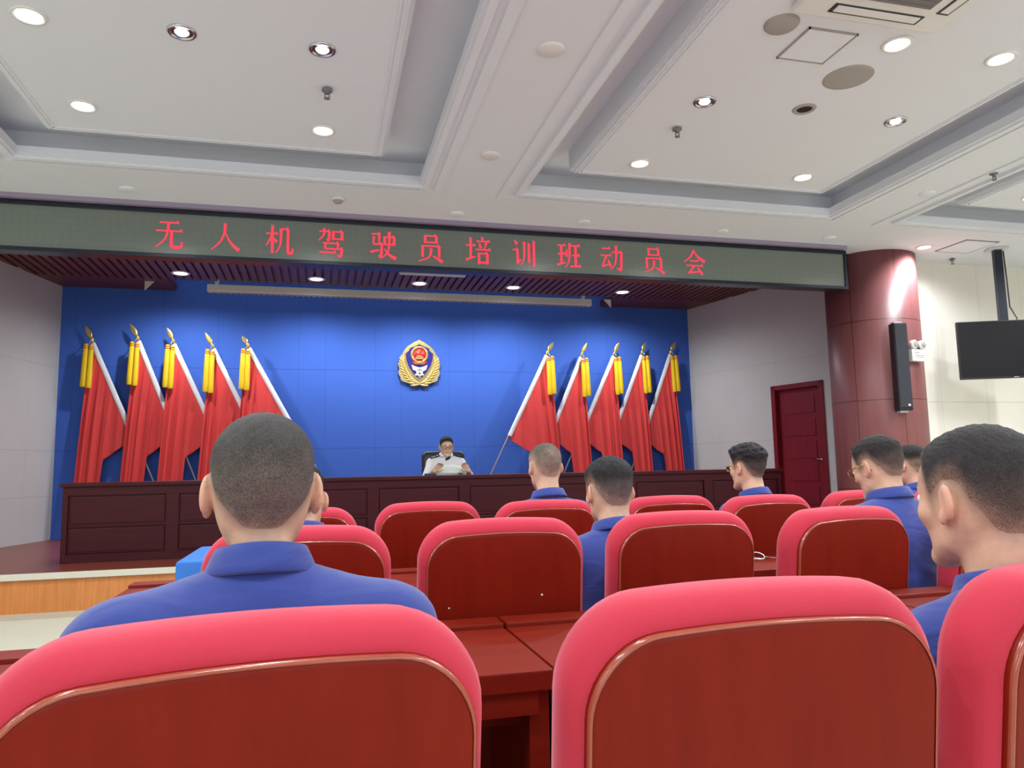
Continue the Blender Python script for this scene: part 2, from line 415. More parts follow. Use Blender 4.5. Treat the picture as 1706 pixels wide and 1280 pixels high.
# ceiling with coffers
COF = [(-6.35, -2.99), (-2.38, .96), (1.55, 4.96), (5.50, 8.90)]
CY0, CY1 = -1.2, 6.26
ce = MB()
ce.bx(-6.8, 9.8, CY1, 7.27, ZS, 3.95); ce.bx(6.3, 9.8, 7.27, 7.9, ZS, 3.95); ce.bx(-6.8, -4.5, 7.27, 7.9, ZS, 3.95); ce.bx(-6.8, 9.8, -4.2, CY0, ZS, 3.95)
xx = [-6.8]+[q for a in COF for q in a]+[9.8]
for i in range(0, len(xx), 2): ce.bx(xx[i], xx[i+1], CY0, CY1, ZS, 3.95)
ce.bx(-6.8, 9.8, -4.2, 7.27, 3.86, 4.2)
struct(ce.build('ceiling', MT['ceiling']))
IN_L, IN_R, IN_F, ZP = .46, .49, .51, 3.66
for k, (a, b) in enumerate(COF):
    m = MB(); x0, x1, y0, y1 = a+IN_L, b-IN_R, CY0+.5, CY1-IN_F
    m.bx(x0+.03, x1-.03, y0+.03, y1-.03, ZP, 3.87)
    for d, z in ((.0, ZP+.03), (.012, ZP+.018), (.024, ZP+.008)):
        m.bx(x0+d, x1-d, y0+d, y1-d, z, 3.87)
    # fine raised border lines on the panel face
    for d in (.05, .075):
        for q in ((x0+d, x1-d, y1-d-.01, y1-d), (x0+d, x0+d+.01, y0+d, y1-d), (x1-d-.01, x1-d, y0+d, y1-d)):
            m.bx(q[0], q[1], q[2], q[3], ZP-.006, ZP+.004)
    struct(m.build('ceiling_panel', MT['ceiling']))
    # stepped moulding around the recess
    m = MB()
    def ringbox(o0, o1, z0, z1):
        m.bx(a+o0, b-o0, CY1-o1, CY1-o0, z0, z1); m.bx(a+o0, b-o0, CY0+o0, CY0+o1, z0, z1)
        m.bx(a+o0, a+o1, CY0+o1, CY1-o1, z0, z1); m.bx(b-o1, b-o0, CY0+o1, CY1-o1, z0, z1)
    ringbox(-.045, .03, ZS-.014, ZS+.06); ringbox(.03, .09, ZS-.002, ZS+.06); ringbox(.09, .135, ZS-.028, ZS+.06); ringbox(.135, .16, ZS-.012, ZS+.06)
    struct(m.build('trim_%d' % (k+2), MT['ceiling']))
# joints of the ceiling panels over the seats are part of the panel geometry
# stage ceiling of timber slats
m = MB(); ZT = 3.94
x = -4.7
while x < 7.2:
    m.bx(x, x+.075, 7.3, 11.15, ZT, ZT+.04); x += .11
m.bx(-4.7, 7.2, 7.27, 11.17, ZT+.04, ZT+.10)
for a, b in ((-4.7, -2.1), (4.62, 7.2)):
    m.bx(a, b, 11.15, 11.82, ZT, ZT+.1)
struct(m.build('stage_ceiling', MT['slat']))
struct(MB().bx(-4.7, 7.2, 11.2, 11.95, 4.45, 4.5).build('slot_ceiling', MT['plain_wall']))
# header over the stage opening
struct(MB().bx(-4.75, 5.70, 7.20, 7.27, 3.24, 3.95).build('stage_header', MT['slat']))
struct(MB().bx(-4.2, 5.70, 6.98, 7.2, 3.580, ZS+.005).build('trim_6', MT['header']))

# ------------------------------------------------------------------ LED banner with its red writing
led = thing('led_banner', 'long grey LED display above the stage showing red Chinese characters', 'display', (1.4, 7.05, 3.13))
LX0, LX1, LYF = -4.1, 5.72, 7.05
def rel(mb): mb.v = [(x-1.4, y-7.05, z-3.13) for x, y, z in mb.v]; return mb
rel(MB().bx(LX0, LX1, LYF, LYF+.14, 3.135, 3.575)).build('housing', MT['black_plastic'], led)
rel(MB().bx(LX0+.03, LX1-.035, LYF-.006, LYF+.02, 3.165, 3.535)).build('screen', MT['led'], led)
m = MB()
m.bx(LX0, LX1, LYF-.022, LYF+.01, 3.535, 3.575, .004); m.bx(LX0, LX1, LYF-.022, LYF+.01, 3.13, 3.165, .004)
m.bx(LX0, LX0+.03, LYF-.022, LYF+.01, 3.165, 3.535); m.bx(LX1-.035, LX1, LYF-.022, LYF+.01, 3.165, 3.535)
m.bx(LX1+.002, LX1+.02, LYF+.02, LYF+.05, 3.33, 3.40)
rel(m).build('frame', MT['black_metal'], led)
GL = {
'wu': [('h', 18, 85, 80, 85), ('h', 7, 58, 92, 58), ('p', (47, 86), (45, 58), (36, 30), (8, 4)), ('k', (58, 58), (58, 14), (64, 6), (88, 6), (92, 24))],
'ren': [('p', (50, 93), (48, 62), (33, 30), (5, 4)), ('n', (50, 68), (62, 40), (80, 18), (98, 6))],
'ji': [('h', 5, 68, 45, 68), ('v', 27, 95, 3), ('p', (26, 66), (19, 48), (5, 28)), ('d', (30, 54), (43, 40)), ('p', (56, 85), (56, 45), (51, 22), (38, 4)), ('h', 56, 85, 82, 85), ('k', (81, 85), (81, 12), (86, 6), (95, 6), (98, 22))],
'jia': [('h', 8, 86, 44, 86), ('p', (25, 96), (23, 74), (5, 54)), ('k', (43, 86), (41, 58), (33, 59)), ('v', 57, 86, 58), ('v', 89, 86, 58), ('h', 57, 86, 89, 86), ('h', 57, 61, 89, 61), ('h', 20, 46, 76, 46), ('k', (75, 46), (72, 27)), ('k', (30, 46), (27, 27)), ('h', 27, 27, 90, 27), ('k', (88, 27), (84, 3), (72, 6)), ('h', 8, 14, 66, 14)],
'shi': [('h', 8, 87, 38, 87), ('k', (37, 87), (35, 52)), ('k', (16, 78), (14, 52)), ('h', 14, 52, 47, 52), ('k', (46, 52), (42, 10), (33, 13)), ('t', (3, 24), (36, 32)), ('v', 56, 78, 50), ('v', 91, 78, 50), ('h', 56, 78, 91, 78), ('h', 56, 52, 91, 52), ('p', (73, 96), (72, 45), (63, 20), (42, 3)), ('n', (55, 38), (70, 18), (98, 3))],
'yuan': [('v', 29, 91, 66), ('v', 72, 91, 66), ('h', 29, 91, 72, 91), ('h', 29, 68, 72, 68), ('v', 19, 55, 16), ('v', 82, 55, 16), ('h', 19, 55, 82, 55), ('p', (51, 47), (49, 26), (37, 12), (5, 1)), ('n', (57, 20), (76, 11), (95, 0))],
'pei': [('h', 3, 66, 38, 66), ('v', 21, 93, 20), ('t', (2, 14), (40, 27)), ('d', (64, 98), (69, 86)), ('h', 44, 82, 95, 82), ('d', (55, 75), (61, 58)), ('p', (83, 78), (79, 66), (74, 55)), ('h', 40, 52, 98, 52), ('v', 53, 38, 0), ('v', 86, 38, 0), ('h', 53, 38, 86, 38), ('h', 53, 6, 86, 6)],
'xun': [('d', (12, 94), (23, 79)), ('h', 4, 60, 25, 60), ('v', 24, 60, 12), ('t', (21, 8), (39, 26)), ('p', (51, 90), (51, 42), (47, 20), (36, 3)), ('v', 70, 84, 14), ('v', 90, 93, 0)],
'ban': [('h', 4, 85, 37, 85), ('h', 5, 53, 35, 53), ('t', (1, 13), (38, 22)), ('v', 20, 85, 18), ('d', (43, 72), (41, 44)), ('p', (55, 94), (54, 48), (49, 24), (36, 3)), ('h', 62, 85, 97, 85), ('h', 64, 49, 95, 49), ('h', 57, 9, 99, 9), ('v', 79, 85, 9)],
'dong': [('h', 9, 83, 43, 83), ('h', 3, 57, 47, 57), ('p', (27, 57), (18, 36), (9, 18)), ('t', (7, 16), (42, 25)), ('d', (34, 40), (45, 14)), ('h', 50, 70, 93, 70), ('k', (92, 70), (89, 12), (84, 5), (72, 11)), ('p', (70, 95), (69, 52), (62, 24), (43, 3))],
'hui': [('p', (50, 96), (34, 70), (3, 49)), ('n', (50, 92), (66, 71), (98, 52)), ('h', 31, 54, 69, 54), ('h', 13, 36, 88, 36), ('p', (47, 36), (36, 20), (22, 8)), ('t', (21, 8), (76, 14)), ('d', (64, 28), (84, 2))],
}
def ribbon(pts, wid, y, z_off=0):
    """flat lit stroke along pts (100-unit box) with a width at each point; returns verts, faces"""
    # resample for smoothness
    P = [Vector(p) for p in pts]; out = []; W = []
    n = len(P)
    for i in range(n-1):
        p0, p1, p2, p3 = P[max(i-1, 0)], P[i], P[i+1], P[min(i+2, n-1)]
        for k in range(4):
            t = k/4
            out.append(.5*((2*p1)+(-p0+p2)*t+(2*p0-5*p1+4*p2-p3)*t*t+(-p0+3*p1-3*p2+p3)*t**3)); W.append(wid[i]*(1-t)+wid[i+1]*t)
    out.append(P[-1]); W.append(wid[-1])
    vs, fs = [], []
    for i, p in enumerate(out):
        d = (out[min(i+1, len(out)-1)]-out[max(i-1, 0)]).normalized(); nv = Vector((-d.y, d.x))
        vs += [p+nv*W[i]/2, p-nv*W[i]/2]
    for i in range(len(out)-1): fs.append((2*i, 2*i+1, 2*i+3, 2*i+2))
    return vs, fs
def glyph(key, x0, x1, zb, zt, y):
    mb = MB(); k = 0
    def put(vs, fs):
        nonlocal k
        # each stroke is a thin solid of its own depth so strokes never share a plane
        yy = y-.0004*k; k += 1; n = len(vs)
        A = [(x0+p[0]/100*(x1-x0), yy, zb+p[1]/100*(zt-zb)) for p in vs]; B = [(a[0], y+.004, a[2]) for a in A]
        F = list(fs)+[tuple(i+n for i in f[::-1]) for f in fs]
        m = n//2; edge = [2*i for i in range(m)]+[2*i+1 for i in range(m-1, -1, -1)]
        if m*2 == n and len(fs) == m-1:
            F += [(edge[i], edge[i]+n, edge[(i+1) % n]+n, edge[(i+1) % n]) for i in range(n)]
        mb.add(A+B, F)
    for s in GL[key]:
        if s[0] == 'h':
            _, a, b, c, d = s; put([Vector((a, b+2.6)), Vector((a, b-2.6)), Vector((c, d+2.6)), Vector((c, d-2.6))], [(0, 1, 3, 2)])
            put([Vector((c-9, d+2.4)), Vector((c-9, d-2.4)), Vector((c-3, d+9)), Vector((c+3, d-2.4))], [(0, 1, 3, 2)])
        elif s[0] == 'v':
            _, a, b, c = s; put([Vector((a-5, b+3)), Vector((a+5, b)), Vector((a-5, c)), Vector((a+5, c))], [(0, 1, 3, 2)])
        else:
            pts = s[1:]
            n = len(pts)
            if s[0] == 'p': wd = [11-(8*i/(n-1)) for i in range(n)]
            elif s[0] == 'n': wd = [3+(10*i/(n-1)) for i in range(n)]
            elif s[0] == 'd': wd = [5]+[12]*(n-1)
            elif s[0] == 't': wd = [9]+[4]*(n-1)
            else: wd = [10]*(n-1)+[5]
            vs, fs = ribbon(pts, wd, y); put(vs, fs)
    return mb
for i, key in enumerate(['wu', 'ren', 'ji', 'jia', 'shi', 'yuan', 'pei', 'xun', 'ban', 'dong', 'yuan', 'hui']):
    xc = -1.325+.469*i+(.012 if key == 'shi' else 0)
    rel(glyph(key, xc-.128, xc+.128, 3.212, 3.494, LYF-.0085)).build('character', MT['red_led'], led)

# ------------------------------------------------------------------ lamps and fittings on the ceiling
def rot_mesh(o): return o
def downlight(x, y, z, kind, label, group, watts, r=.075, emat='lamp', tilt=None):
    t = thing('downlight', label, 'ceiling light', (x, y, z), 0, group)
    m = MB()
    m.lathe([(r*.86, -.004), (r*.9, -.010), (r*1.1, -.010), (r*1.16, -.004), (r*1.16, .0), (r*.86, .0)], n=36)
    m.build('trim_ring', MT['white_plastic'] if kind != 'gimbal' else MT['chrome'], t)
    if kind == 'flush':
        MB().lathe([(0, -.007), (r*.7, -.006), (r*.88, -.003)], n=36, caps=False).build('diffuser', MT[emat], t)
    else:
        MB().lathe([(r*.86, -.004), (r*.8, .0), (r*.74, -.003)], n=36, caps=False).build('reflector', MT['chrome'], t)
        MB().lathe([(0, -.014), (r*.45, -.012), (r*.56, -.004)], n=36, caps=False).build('diffuser', MT[emat], t)
        MB().lathe([(0, -.0035), (r*.87, -.003)], n=36, caps=False).build('gimbal_plate', MT['grey_dark'], t)
    l = bpy.data.lights.new('lamp_light', 'SPOT'); l.energy = watts*6; l.spot_size = math.radians(165 if emat == 'lamp' else 164); l.spot_blend = .6 if emat == 'lamp' else .8
    l.shadow_soft_size = .06; l.color = (.95, .98, 1)
    lo = bpy.data.objects.new('lamp_light', l); C.objects.link(lo); lo.parent = t; lo.location = (0, 0, -.05)
    return t
G1 = 'round ceiling lights in the left coffer'; G2 = 'round ceiling lights in the coffer right of centre'
for x, y, kd, lb, g in (
    (-1.53, 4.263, 'flush', 'bright round ceiling light leftmost in the rear row of three of the left coffer', G1),
    (-.77, 4.253, 'gimbal', 'small silver ringed ceiling light, middle of three in a row in the left coffer', G1),
    (-.01, 4.265, 'gimbal', 'small round ceiling light with silver ring just behind the sprinkler of the left coffer', G1),
    (-1.553, 5.294, 'flush', 'bright round ceiling light near the left front corner of the left coffer', G1),
    (-.003, 5.338, 'flush', 'bright round ceiling light near the right front corner of the left coffer', G1),
    (3.288, 3.478, 'flush', 'bright round ceiling light right beside the air conditioner grille', G2),
    (4.043, 3.473, 'flush', 'bright round ceiling light near the top right corner of the photo', G2),
    (2.509, 4.361, 'gimbal', 'small silver ringed ceiling light near a sprinkler in the right coffer', G2),
    (4.027, 4.336, 'gimbal', 'small silver ringed ceiling light beyond the dark empty fitting', G2),
    (2.503, 5.418, 'flush', 'bright round ceiling light at the left front corner of the right coffer', G2),
    (4.017, 5.405, 'flush', 'bright round ceiling light at the right front corner of the right coffer', G2)):
    downlight(x, y, ZP, kd, lb, g, LAMP_W*(.45 if kd == 'gimbal' else 1), .078 if kd == 'flush' else .068)
downlight(6.49, 5.40, ZP, 'flush', 'bright round ceiling light cut by the right edge of the photo above the television', 'ceiling lights on the flat ceiling', LAMP_W, .078)
downlight(6.625, 6.863, ZS, 'flush', 'bright round ceiling light beside the top of the wooden column', 'ceiling lights on the flat ceiling', LAMP_W, .078)
# lamps of the same rows further back, over and behind the viewer (outside the picture)
for x, y in ((-1.53, 2.2), (0, 2.2), (-1.53, .2), (0, .2), (3.0, 1.4), (4.04, 1.4), (2.5, -.3), (4.04, -.3), (6.49, 3.4), (8.0, 3.4), (8.0, 5.4), (6.49, 4.3), (8.0, 4.3), (6.4, .8), (8, .8), (-3.8, 5.3), (-5.4, 5.3), (-3.8, 3.3), (-5.4, 3.3), (-3.8, .5), (-5.4, .5)):
    downlight(x, y, ZP, 'flush', 'round ceiling light over the rows of seats behind the viewer', 'ceiling lights outside the picture', LAMP_W, .078)
for i, (x, lb) in enumerate(((-1.865, 'leftmost of the five lamps in the slatted stage ceiling'), (-.077, 'second lamp from the left in the slatted stage ceiling'), (1.389, 'middle lamp of five in the slatted stage ceiling, under the light bar'),
        (2.812, 'fourth lamp from the left in the slatted stage ceiling'), (4.585, 'rightmost of the five lamps in the slatted stage ceiling'))):
    downlight(x, 10.76, ZT, 'flush', lb, 'lamps in the stage ceiling', STAGE_W, .105, 'stage_lamp')
# sprinklers
def sprinkler(x, y, z, label):
    t = thing('sprinkler', label, 'sprinkler', (x, y, z), 0, 'ceiling sprinklers')
    MB().lathe([(.012, 0), (.012, -.012), (.034, -.012), (.034, -.02), (.012, -.024), (.012, -.04)], n=20).build('escutcheon', MT['grey_dark'], t)
    m = MB(); m.tube([(-.012, 0, -.03), (-.015, 0, -.055), (0, 0, -.068)], .004, 8); m.tube([(.012, 0, -.03), (.015, 0, -.055), (0, 0, -.068)], .004, 8)
    m.lathe([(0, -.066), (.02, -.068), (.02, -.071), (0, -.072)], n=16, caps=False); m.build('deflector', MT['grey_dark'], t)
sprinkler(.021, 4.719, ZP, 'small dark sprinkler head on the left coffer panel'); sprinkler(2.505, 4.763, ZP, 'small dark sprinkler head on the panel right of centre')
sprinkler(5.495, 4.891, ZS, 'small dark sprinkler head between coffers on the far right'); sprinkler(7.342, 7.2, ZS, 'small dark sprinkler head beside the television pole')
# round flush covers
def cover(x, y, z, r, label, mat='white_plastic', th=.014):
    t = tag(MB().lathe([(0, -th), (r*.82, -th), (r*.9, -th*.8), (r, -.003), (r, 0)], n=36, caps=False).build('ceiling_cover', MT[mat], None, (x, y, z)), label, 'ceiling cover', 'round flush covers on the ceiling')
cover(1.278, 3.913, ZS, .082, 'large white round cover on the ceiling band between the two coffers, nearest')
cover(1.256, 5.429, ZS, .078, 'white round cover on the ceiling band between the two coffers, nearer the stage')
for x, y, lb in ((1.235, 6.79, 'white round cover above the middle of the LED display'), (2.507, 6.79, 'white round cover above the LED display, right of the middle one'), (-1.6, 6.72, 'white round cover above the left part of the LED display'),
    (4.028, 6.79, 'white round cover above the right part of the LED display'), (5.308, 6.77, 'white round cover above the right end of the LED display'), (5.317, 5.418, 'white round cover on the ceiling band between the right coffers')):
    cover(x, y, ZS, .07, lb, 'ceiling')
cover(-.62, 3.55, ZP, .09, 'grey round cover cut by the top edge of the photo in the left coffer', 'grey_grille')
cover(2.49, 3.45, ZP, .098, 'round white cover left of the access hatch', 'grey_grille', .02)
t = tag(MB().lathe([(0, -.006), (.13, -.006), (.15, -.004), (.155, 0)], n=48, caps=False).build('ceiling_speaker', MT['grey_grille'], None, (3.261, 3.876, ZP)), 'large round grey loudspeaker grille flush in the ceiling', 'speaker')
t = thing('empty_downlight', 'unlit round ceiling fitting with a dark hole', 'ceiling light', (3.249, 4.311, ZP))
MB().lathe([(.05, -.003), (.055, -.010), (.075, -.008), (.082, 0)], n=36, caps=False).build('trim_ring', MT['grey_grille'], t)
MB().lathe([(0, -.002), (.052, -.004)], n=36, caps=False).build('dark_opening', MT['black_plastic'], t)
t = thing('smoke_detector', 'small white smoke detector above the LED display', 'smoke detector', (.132, 6.60, ZS))
MB().lathe([(.06, 0), (.06, -.015), (.045, -.02)], n=28).build('base', MT['white_plastic'], t)
MB().lathe([(.042, -.018), (.042, -.03), (.03, -.042), (0, -.045)], n=28, caps=False).build('sensor_head', MT['grey_grille'], t)
# access hatch
t = thing('access_hatch', 'square white access hatch between the air conditioner and the speaker grille', 'hatch', (2.825, 3.60, ZP))
MB().box((0, 0, -.004), (.30, .30, .008)).build('panel', MT['ceiling'], t)
m = MB(); [m.bx(a, b, c, d, -.010, 0) for a, b, c, d in ((-.162, .162, .152, .162), (.152, .162, -.162, .162), (-.162, .162, -.162, -.152), (-.162, -.152, -.162, .162))]
m.build('frame', MT['grey_grille'], t)
# second hatch right of the column
t = thing('access_hatch', 'square white access hatch in the ceiling by the television pole', 'hatch', (7.1, 6.75, ZS))
MB().box((0, 0, -.004), (.42, .42, .008)).build('panel', MT['ceiling'], t)
m = MB(); [m.bx(a, b, c, d, -.008, 0) for a, b, c, d in ((-.222, .222, .212, .222), (.212, .222, -.222, .222), (-.222, .222, -.222, -.212), (-.222, -.212, -.222, .222))]
m.build('frame', MT['grey_dark'], t)
# cassette air conditioner
ac = thing('cassette_air_conditioner', 'square white ceiling air conditioner with grey intake grille', 'air conditioner', (2.90, 2.84, ZP))
MB().box((0, 0, -.022), (.92, .90, .044), 0, .012).build('fascia', MT['white_plastic'], ac)
m = MB(); m.box((0.0, 0, -.046), (.5, .5, .012))
for k in range(12): m.box((0, -.23+k*.042, -.054), (.48, .012, .008))
m.build('intake_grille', MT['grey_dark'], ac)
for rz in range(4):
    R4 = Matrix.Rotation(rz*PI/2, 4, 'Z'); o = MB().box((0, .355, -.045), (.56, .075, .006), 0, 0, R4).build('outlet_slot', MT['black_plastic'], ac)
    MB().box((0, .352, -.050), (.52, .05, .008), 0, .002, R4).build('louver', MT['white_plastic'], o)
# light bar and screen case under the stage ceiling
tag(MB().box((0, 0, 0), (.92, .07, .05), 0, .008).build('light_bar', MT['white_plastic'], None, (1.49, 10.10, ZT-.026)), 'short white strip fixed to the slatted stage ceiling', 'light fitting')
sc_ = thing('projection_screen_case', 'long white projector screen housing under the stage ceiling', 'projection screen', (1.33, 11.30, 3.87))
MB().box((0, 0, .0), (5.85, .12, .11), 0, .02).build('housing', MT['white_plastic'], sc_)
m = MB(); rows = []
for k in range(293):
    x = -2.86+k*.0196; d = .006 if k % 4 in (0, 1) else -.006
    rows.append([(x, -.03, -.056), (x, -.03, -.066-d), (x, .02, -.066-d), (x, .02, -.056)])
m.quadgrid(rows, False, False, True); m.build('fringe', MT['grey_grille'], sc_)
for k in (-2.8, 2.8): MB().box((k, 0.03, .31), (.05, .05, .52)).build('bracket', MT['steel'], sc_)
for x, lb, s in ((-2.42, 'small pale bracket at the left end of the stage ceiling', -1), (4.60, 'small pale bracket at the right end of the stage ceiling', 1)):
    tag(MB().prism([(0, 0), (.12*-s, 0), (0, -.13)], -.015, .015).build('ceiling_bracket', MT['white_plastic'], None, (x, 11.3, ZT-.002)), lb, 'bracket', 'brackets at the ends of the screen')

# ------------------------------------------------------------------ column loudspeaker and emergency light
def on_col(deg, off=0):
    a = math.radians(deg); return (CX+(CR+off)*math.cos(a), CY+(CR+off)*math.sin(a)), a
(px, py), a = on_col(-105, .012)
sp = thing('column_loudspeaker', 'slim tall black loudspeaker hung on the wooden column', 'speaker', (px, py, 2.25), a+PI/2)
MB().box((0, -.06, 0), (.15, .12, .98), 0, .012).build('cabinet', MT['black_plastic'], sp)
MB().box((0, -.122, 0.01), (.132, .012, .93), 0, .004).build('grille', MT['speaker_cloth'], sp)
MB().box((.03, -.130, -.43), (.022, .004, .022)).build('badge', MT['white_plastic'], sp)
m = MB(); m.box((0, -.03, .50), (.09, .08, .02)); m.box((0, -.03, -.50), (.09, .08, .02)); m.build('bracket', MT['steel'], sp)
(px, py), a = on_col(-80.5, .004)
el = thing('emergency_light', 'white twin head emergency light on the wooden column', 'emergency light', (px, py, 2.385), a+PI/2)
MB().box((0, -.035, 0), (.215, .07, .135), 0, .008).build('battery_box', MT['white_plastic'], el)
for s in (-1, 1):
    h = MB().lathe([(0, -.09), (.04, -.088), (.053, -.075), (.05, -.04), (.02, -.02), (0, -.018)], (s*.062, 0, .118), 28, 'Y', False).build('lamp_head', MT['white_plastic'], el)
    MB().lathe([(0, -.094), (.034, -.092), (.038, -.087)], (s*.062, 0, .118), 28, 'Y', False).build('lens', MT['grey_grille'], h)
m = MB(); m.box((0, -.05, .075), (.05, .03, .03)); m.build('neck', MT['black_plastic'], el)
m = MB(); m.box((-.03, -.071, .03), (.07, .002, .006)); m.box((.01, -.071, -.002), (.14, .002, .004)); m.box((.01, -.071, -.022), (.13, .002, .004)); m.build('marking', MT['grey_dark'], el)
# television on its ceiling pole
tv = thing('television', 'black flat television hanging from a ceiling pole by the cream wall', 'television', (7.50, 6.66, 2.43), math.radians(-23))
MB().box((0, -.02, 0), (1.14, .045, .655), 0, .008).build('bezel', MT['black_plastic'], tv)
tvs = NT('television_screen'); tvs.l(tvs.mix(tvs.noise(tvs.coords(), 2), lin((16, 14, 18)), lin((22, 20, 24))), tvs.b.inputs['Base Color']); tvs.set(Roughness=.4); tvs.b.inputs['Specular IOR Level'].default_value = .2
MB().box((0, -.043, .006), (1.115, .006, .625)).build('screen', tvs.m, tv)
MB().box((.0, -.048, -.315), (.05, .003, .008)).build('badge', MT['grey_grille'], tv)
MB().box((0, .03, 0), (.6, .06, .4), 0, .01).build('rear_cover', MT['black_plastic'], tv)
m = MB(); m.box((-.02, .085, .60), (.085, .06, 1.16)); m.build('pole', MT['black_metal'], tv)
MB().box((-.02, .085, 1.175), (.2, .16, .02)).build('ceiling_plate', MT['steel'], tv)
MB().tube([(.04, .07, 1.15), (.045, .06, .8), (.05, .06, .5), (.1, .03, .35), (.06, .0, .30)], .008, 8).build('cable', MT['black_plastic'], tv)

# ------------------------------------------------------------------ the stage desk
RX0, RX1, RY, RZ0, RZ1 = -2.5, 5.69, 8.48, .352, 1.146
ro = thing('rostrum_desk', 'very long dark red wooden desk across the stage with panelled front', 'desk', (1.6, 8.8, .352))
def relm(mb, c): mb.v = [(x-c[0], y-c[1], z-c[2]) for x, y, z in mb.v]; return mb
RC = (1.6, 8.8, .352)
relm(MB().bx(RX0-.02, RX1+.02, RY-.03, RY+.68, RZ1-.04, RZ1, .006), RC).build('top', MT['mahogany'], ro)
NP = 8; pitch = (RX1-RX0)/NP
m = MB(); m.bx(RX0, RX1, RY+.025, RY+.05, RZ0+.03, RZ1-.05)
m.bx(RX0, RX1, RY, RY+.03, RZ0, RZ0+.085); m.bx(RX0, RX1, RY, RY+.03, RZ1-.125, RZ1-.04)
for i in range(NP+1):
    xc = RX0+i*pitch; w0 = .06 if 0 < i < NP else .05
    m.bx(max(RX0, xc-w0), min(RX1, xc+w0), RY+.0, RY+.03, RZ0+.085, RZ1-.125)
relm(m, RC).build('front_frame', MT['mahogany'], ro)
for i in range(NP):
    xa, xb = RX0+i*pitch+.06, RX0+(i+1)*pitch-.06
    q = MB(); zs = RZ0+.36
    for z0, z1 in ((RZ0+.09, zs-.012), (zs+.012, RZ1-.13)):
        q.bx(xa+.012, xb-.012, RY+.010, RY+.028, z0+.012, z1-.012, .007)
        q.bx(xa, xb, RY+.002, RY+.028, z0, z0+.012, .004)
    q.bx(xa, xb, RY+.006, RY+.03, zs-.012, zs+.010, .004)
    relm(q, RC).build('front_panel', MT['mahogany'], ro)
for x in (RX0+.02, RX1-.02, RX0+1.5*pitch, RX0+3*pitch, RX0+5*pitch, RX0+6.5*pitch):
    relm(MB().bx(x-.018, x+.018, RY+.05, RY+.62, RZ0, RZ1-.042), RC).build('side_panel', MT['mahogany'], ro)

# ------------------------------------------------------------------ emblem on the blue wall
em = thing('emblem', 'golden badge with red disc and navy shield on the blue wall', 'emblem', (1.51, 11.80, 2.915))
def mirror(p): return p+[(-x, y) for x, y in p[::-1]]
S_ = .00925*100/12.8/100*12.8   # metres per photo pixel on the wall
def pxy(pts): return [((x-735)/12.8*.00925, (620-y)/12.8*.00925) for x, y in pts]
out = [(728, 115), (760, 135), (830, 165), (905, 215), (985, 268), (1040, 330), (1080, 390), (1105, 455), (1140, 475), (1152, 560), (1155, 618), (1195, 630), (1190, 700), (1165, 780), (1190, 820), (1180, 900), (1145, 950), (1138, 1010), (1085, 1050), (1010, 1070), (940, 1105), (915, 1120), (735, 1120)]
right = pxy(out); right[0] = (0, right[0][1]); right[-1] = (0, right[-1][1])
poly = right+[(-x, y) for x, y in right[1:-1][::-1]]
m = MB(); m.prism(poly, -.03, 0); m.build('wreath', MT['gold_dull'], em)
# wheat ears in relief, each side
m = MB()
def leaf(cx, cy, L, wdt, ang, mb, h=.02, y=-.03):
    ca, sa = math.cos(ang), math.sin(ang); rows = []
    for i in range(7):
        t = i/6; ww = wdt*math.sin(PI*min(1, t*.9+.08))**.8*.5; row = []
        for j in range(5):
            u = -1+j/2; px_, py_ = t*L, u*ww; row.append((cx+px_*ca-py_*sa, y-h*(1-u*u)*math.sin(PI*min(1, t*.95+.03))**.6, cy+px_*sa+py_*ca))
        rows.append(row)
    mb.quadgrid(rows)
for s in (-1, 1):
    for k in range(10):
        t = k/9; an = math.radians(12+70*t)
        bx_, bz = .015+.225*math.sin(t*PI/2), -.335+.34*t**1.15
        for q in (0, 1):
            aa = an-(.30 if q else -.12); ox, oz = (.035*math.sin(an), -.03*math.cos(an)) if q else (0, 0)
            leaf(s*(bx_+ox), bz+oz, .125-.035*t, .040, aa if s > 0 else PI-aa, m, .016, -.028)
m.build('wheat_ear', MT['gold'], em)
sh = [(735, 215), (830, 265), (940, 305), (970, 370), (1040, 430), (1030, 560), (985, 700), (920, 815), (850, 910), (790, 965), (735, 1000)]
def mirror_px(pts, grow=1.0, dy=0):
    R_ = pxy(pts); cyy = .0
    R_ = [(x*grow, (y-cyy)*grow+cyy+dy) for x, y in R_]
    R_[0] = (0, R_[0][1]); R_[-1] = (0, R_[-1][1])
    return R_+[(-x, y) for x, y in R_[1:-1][::-1]]
MB().prism(mirror_px(sh, 1.07), -.045, -.02).build('shield_border', MT['gold'], em)
MB().prism(mirror_px(sh, .98), -.050, -.02).build('shield', MT['blue_enamel'], em)
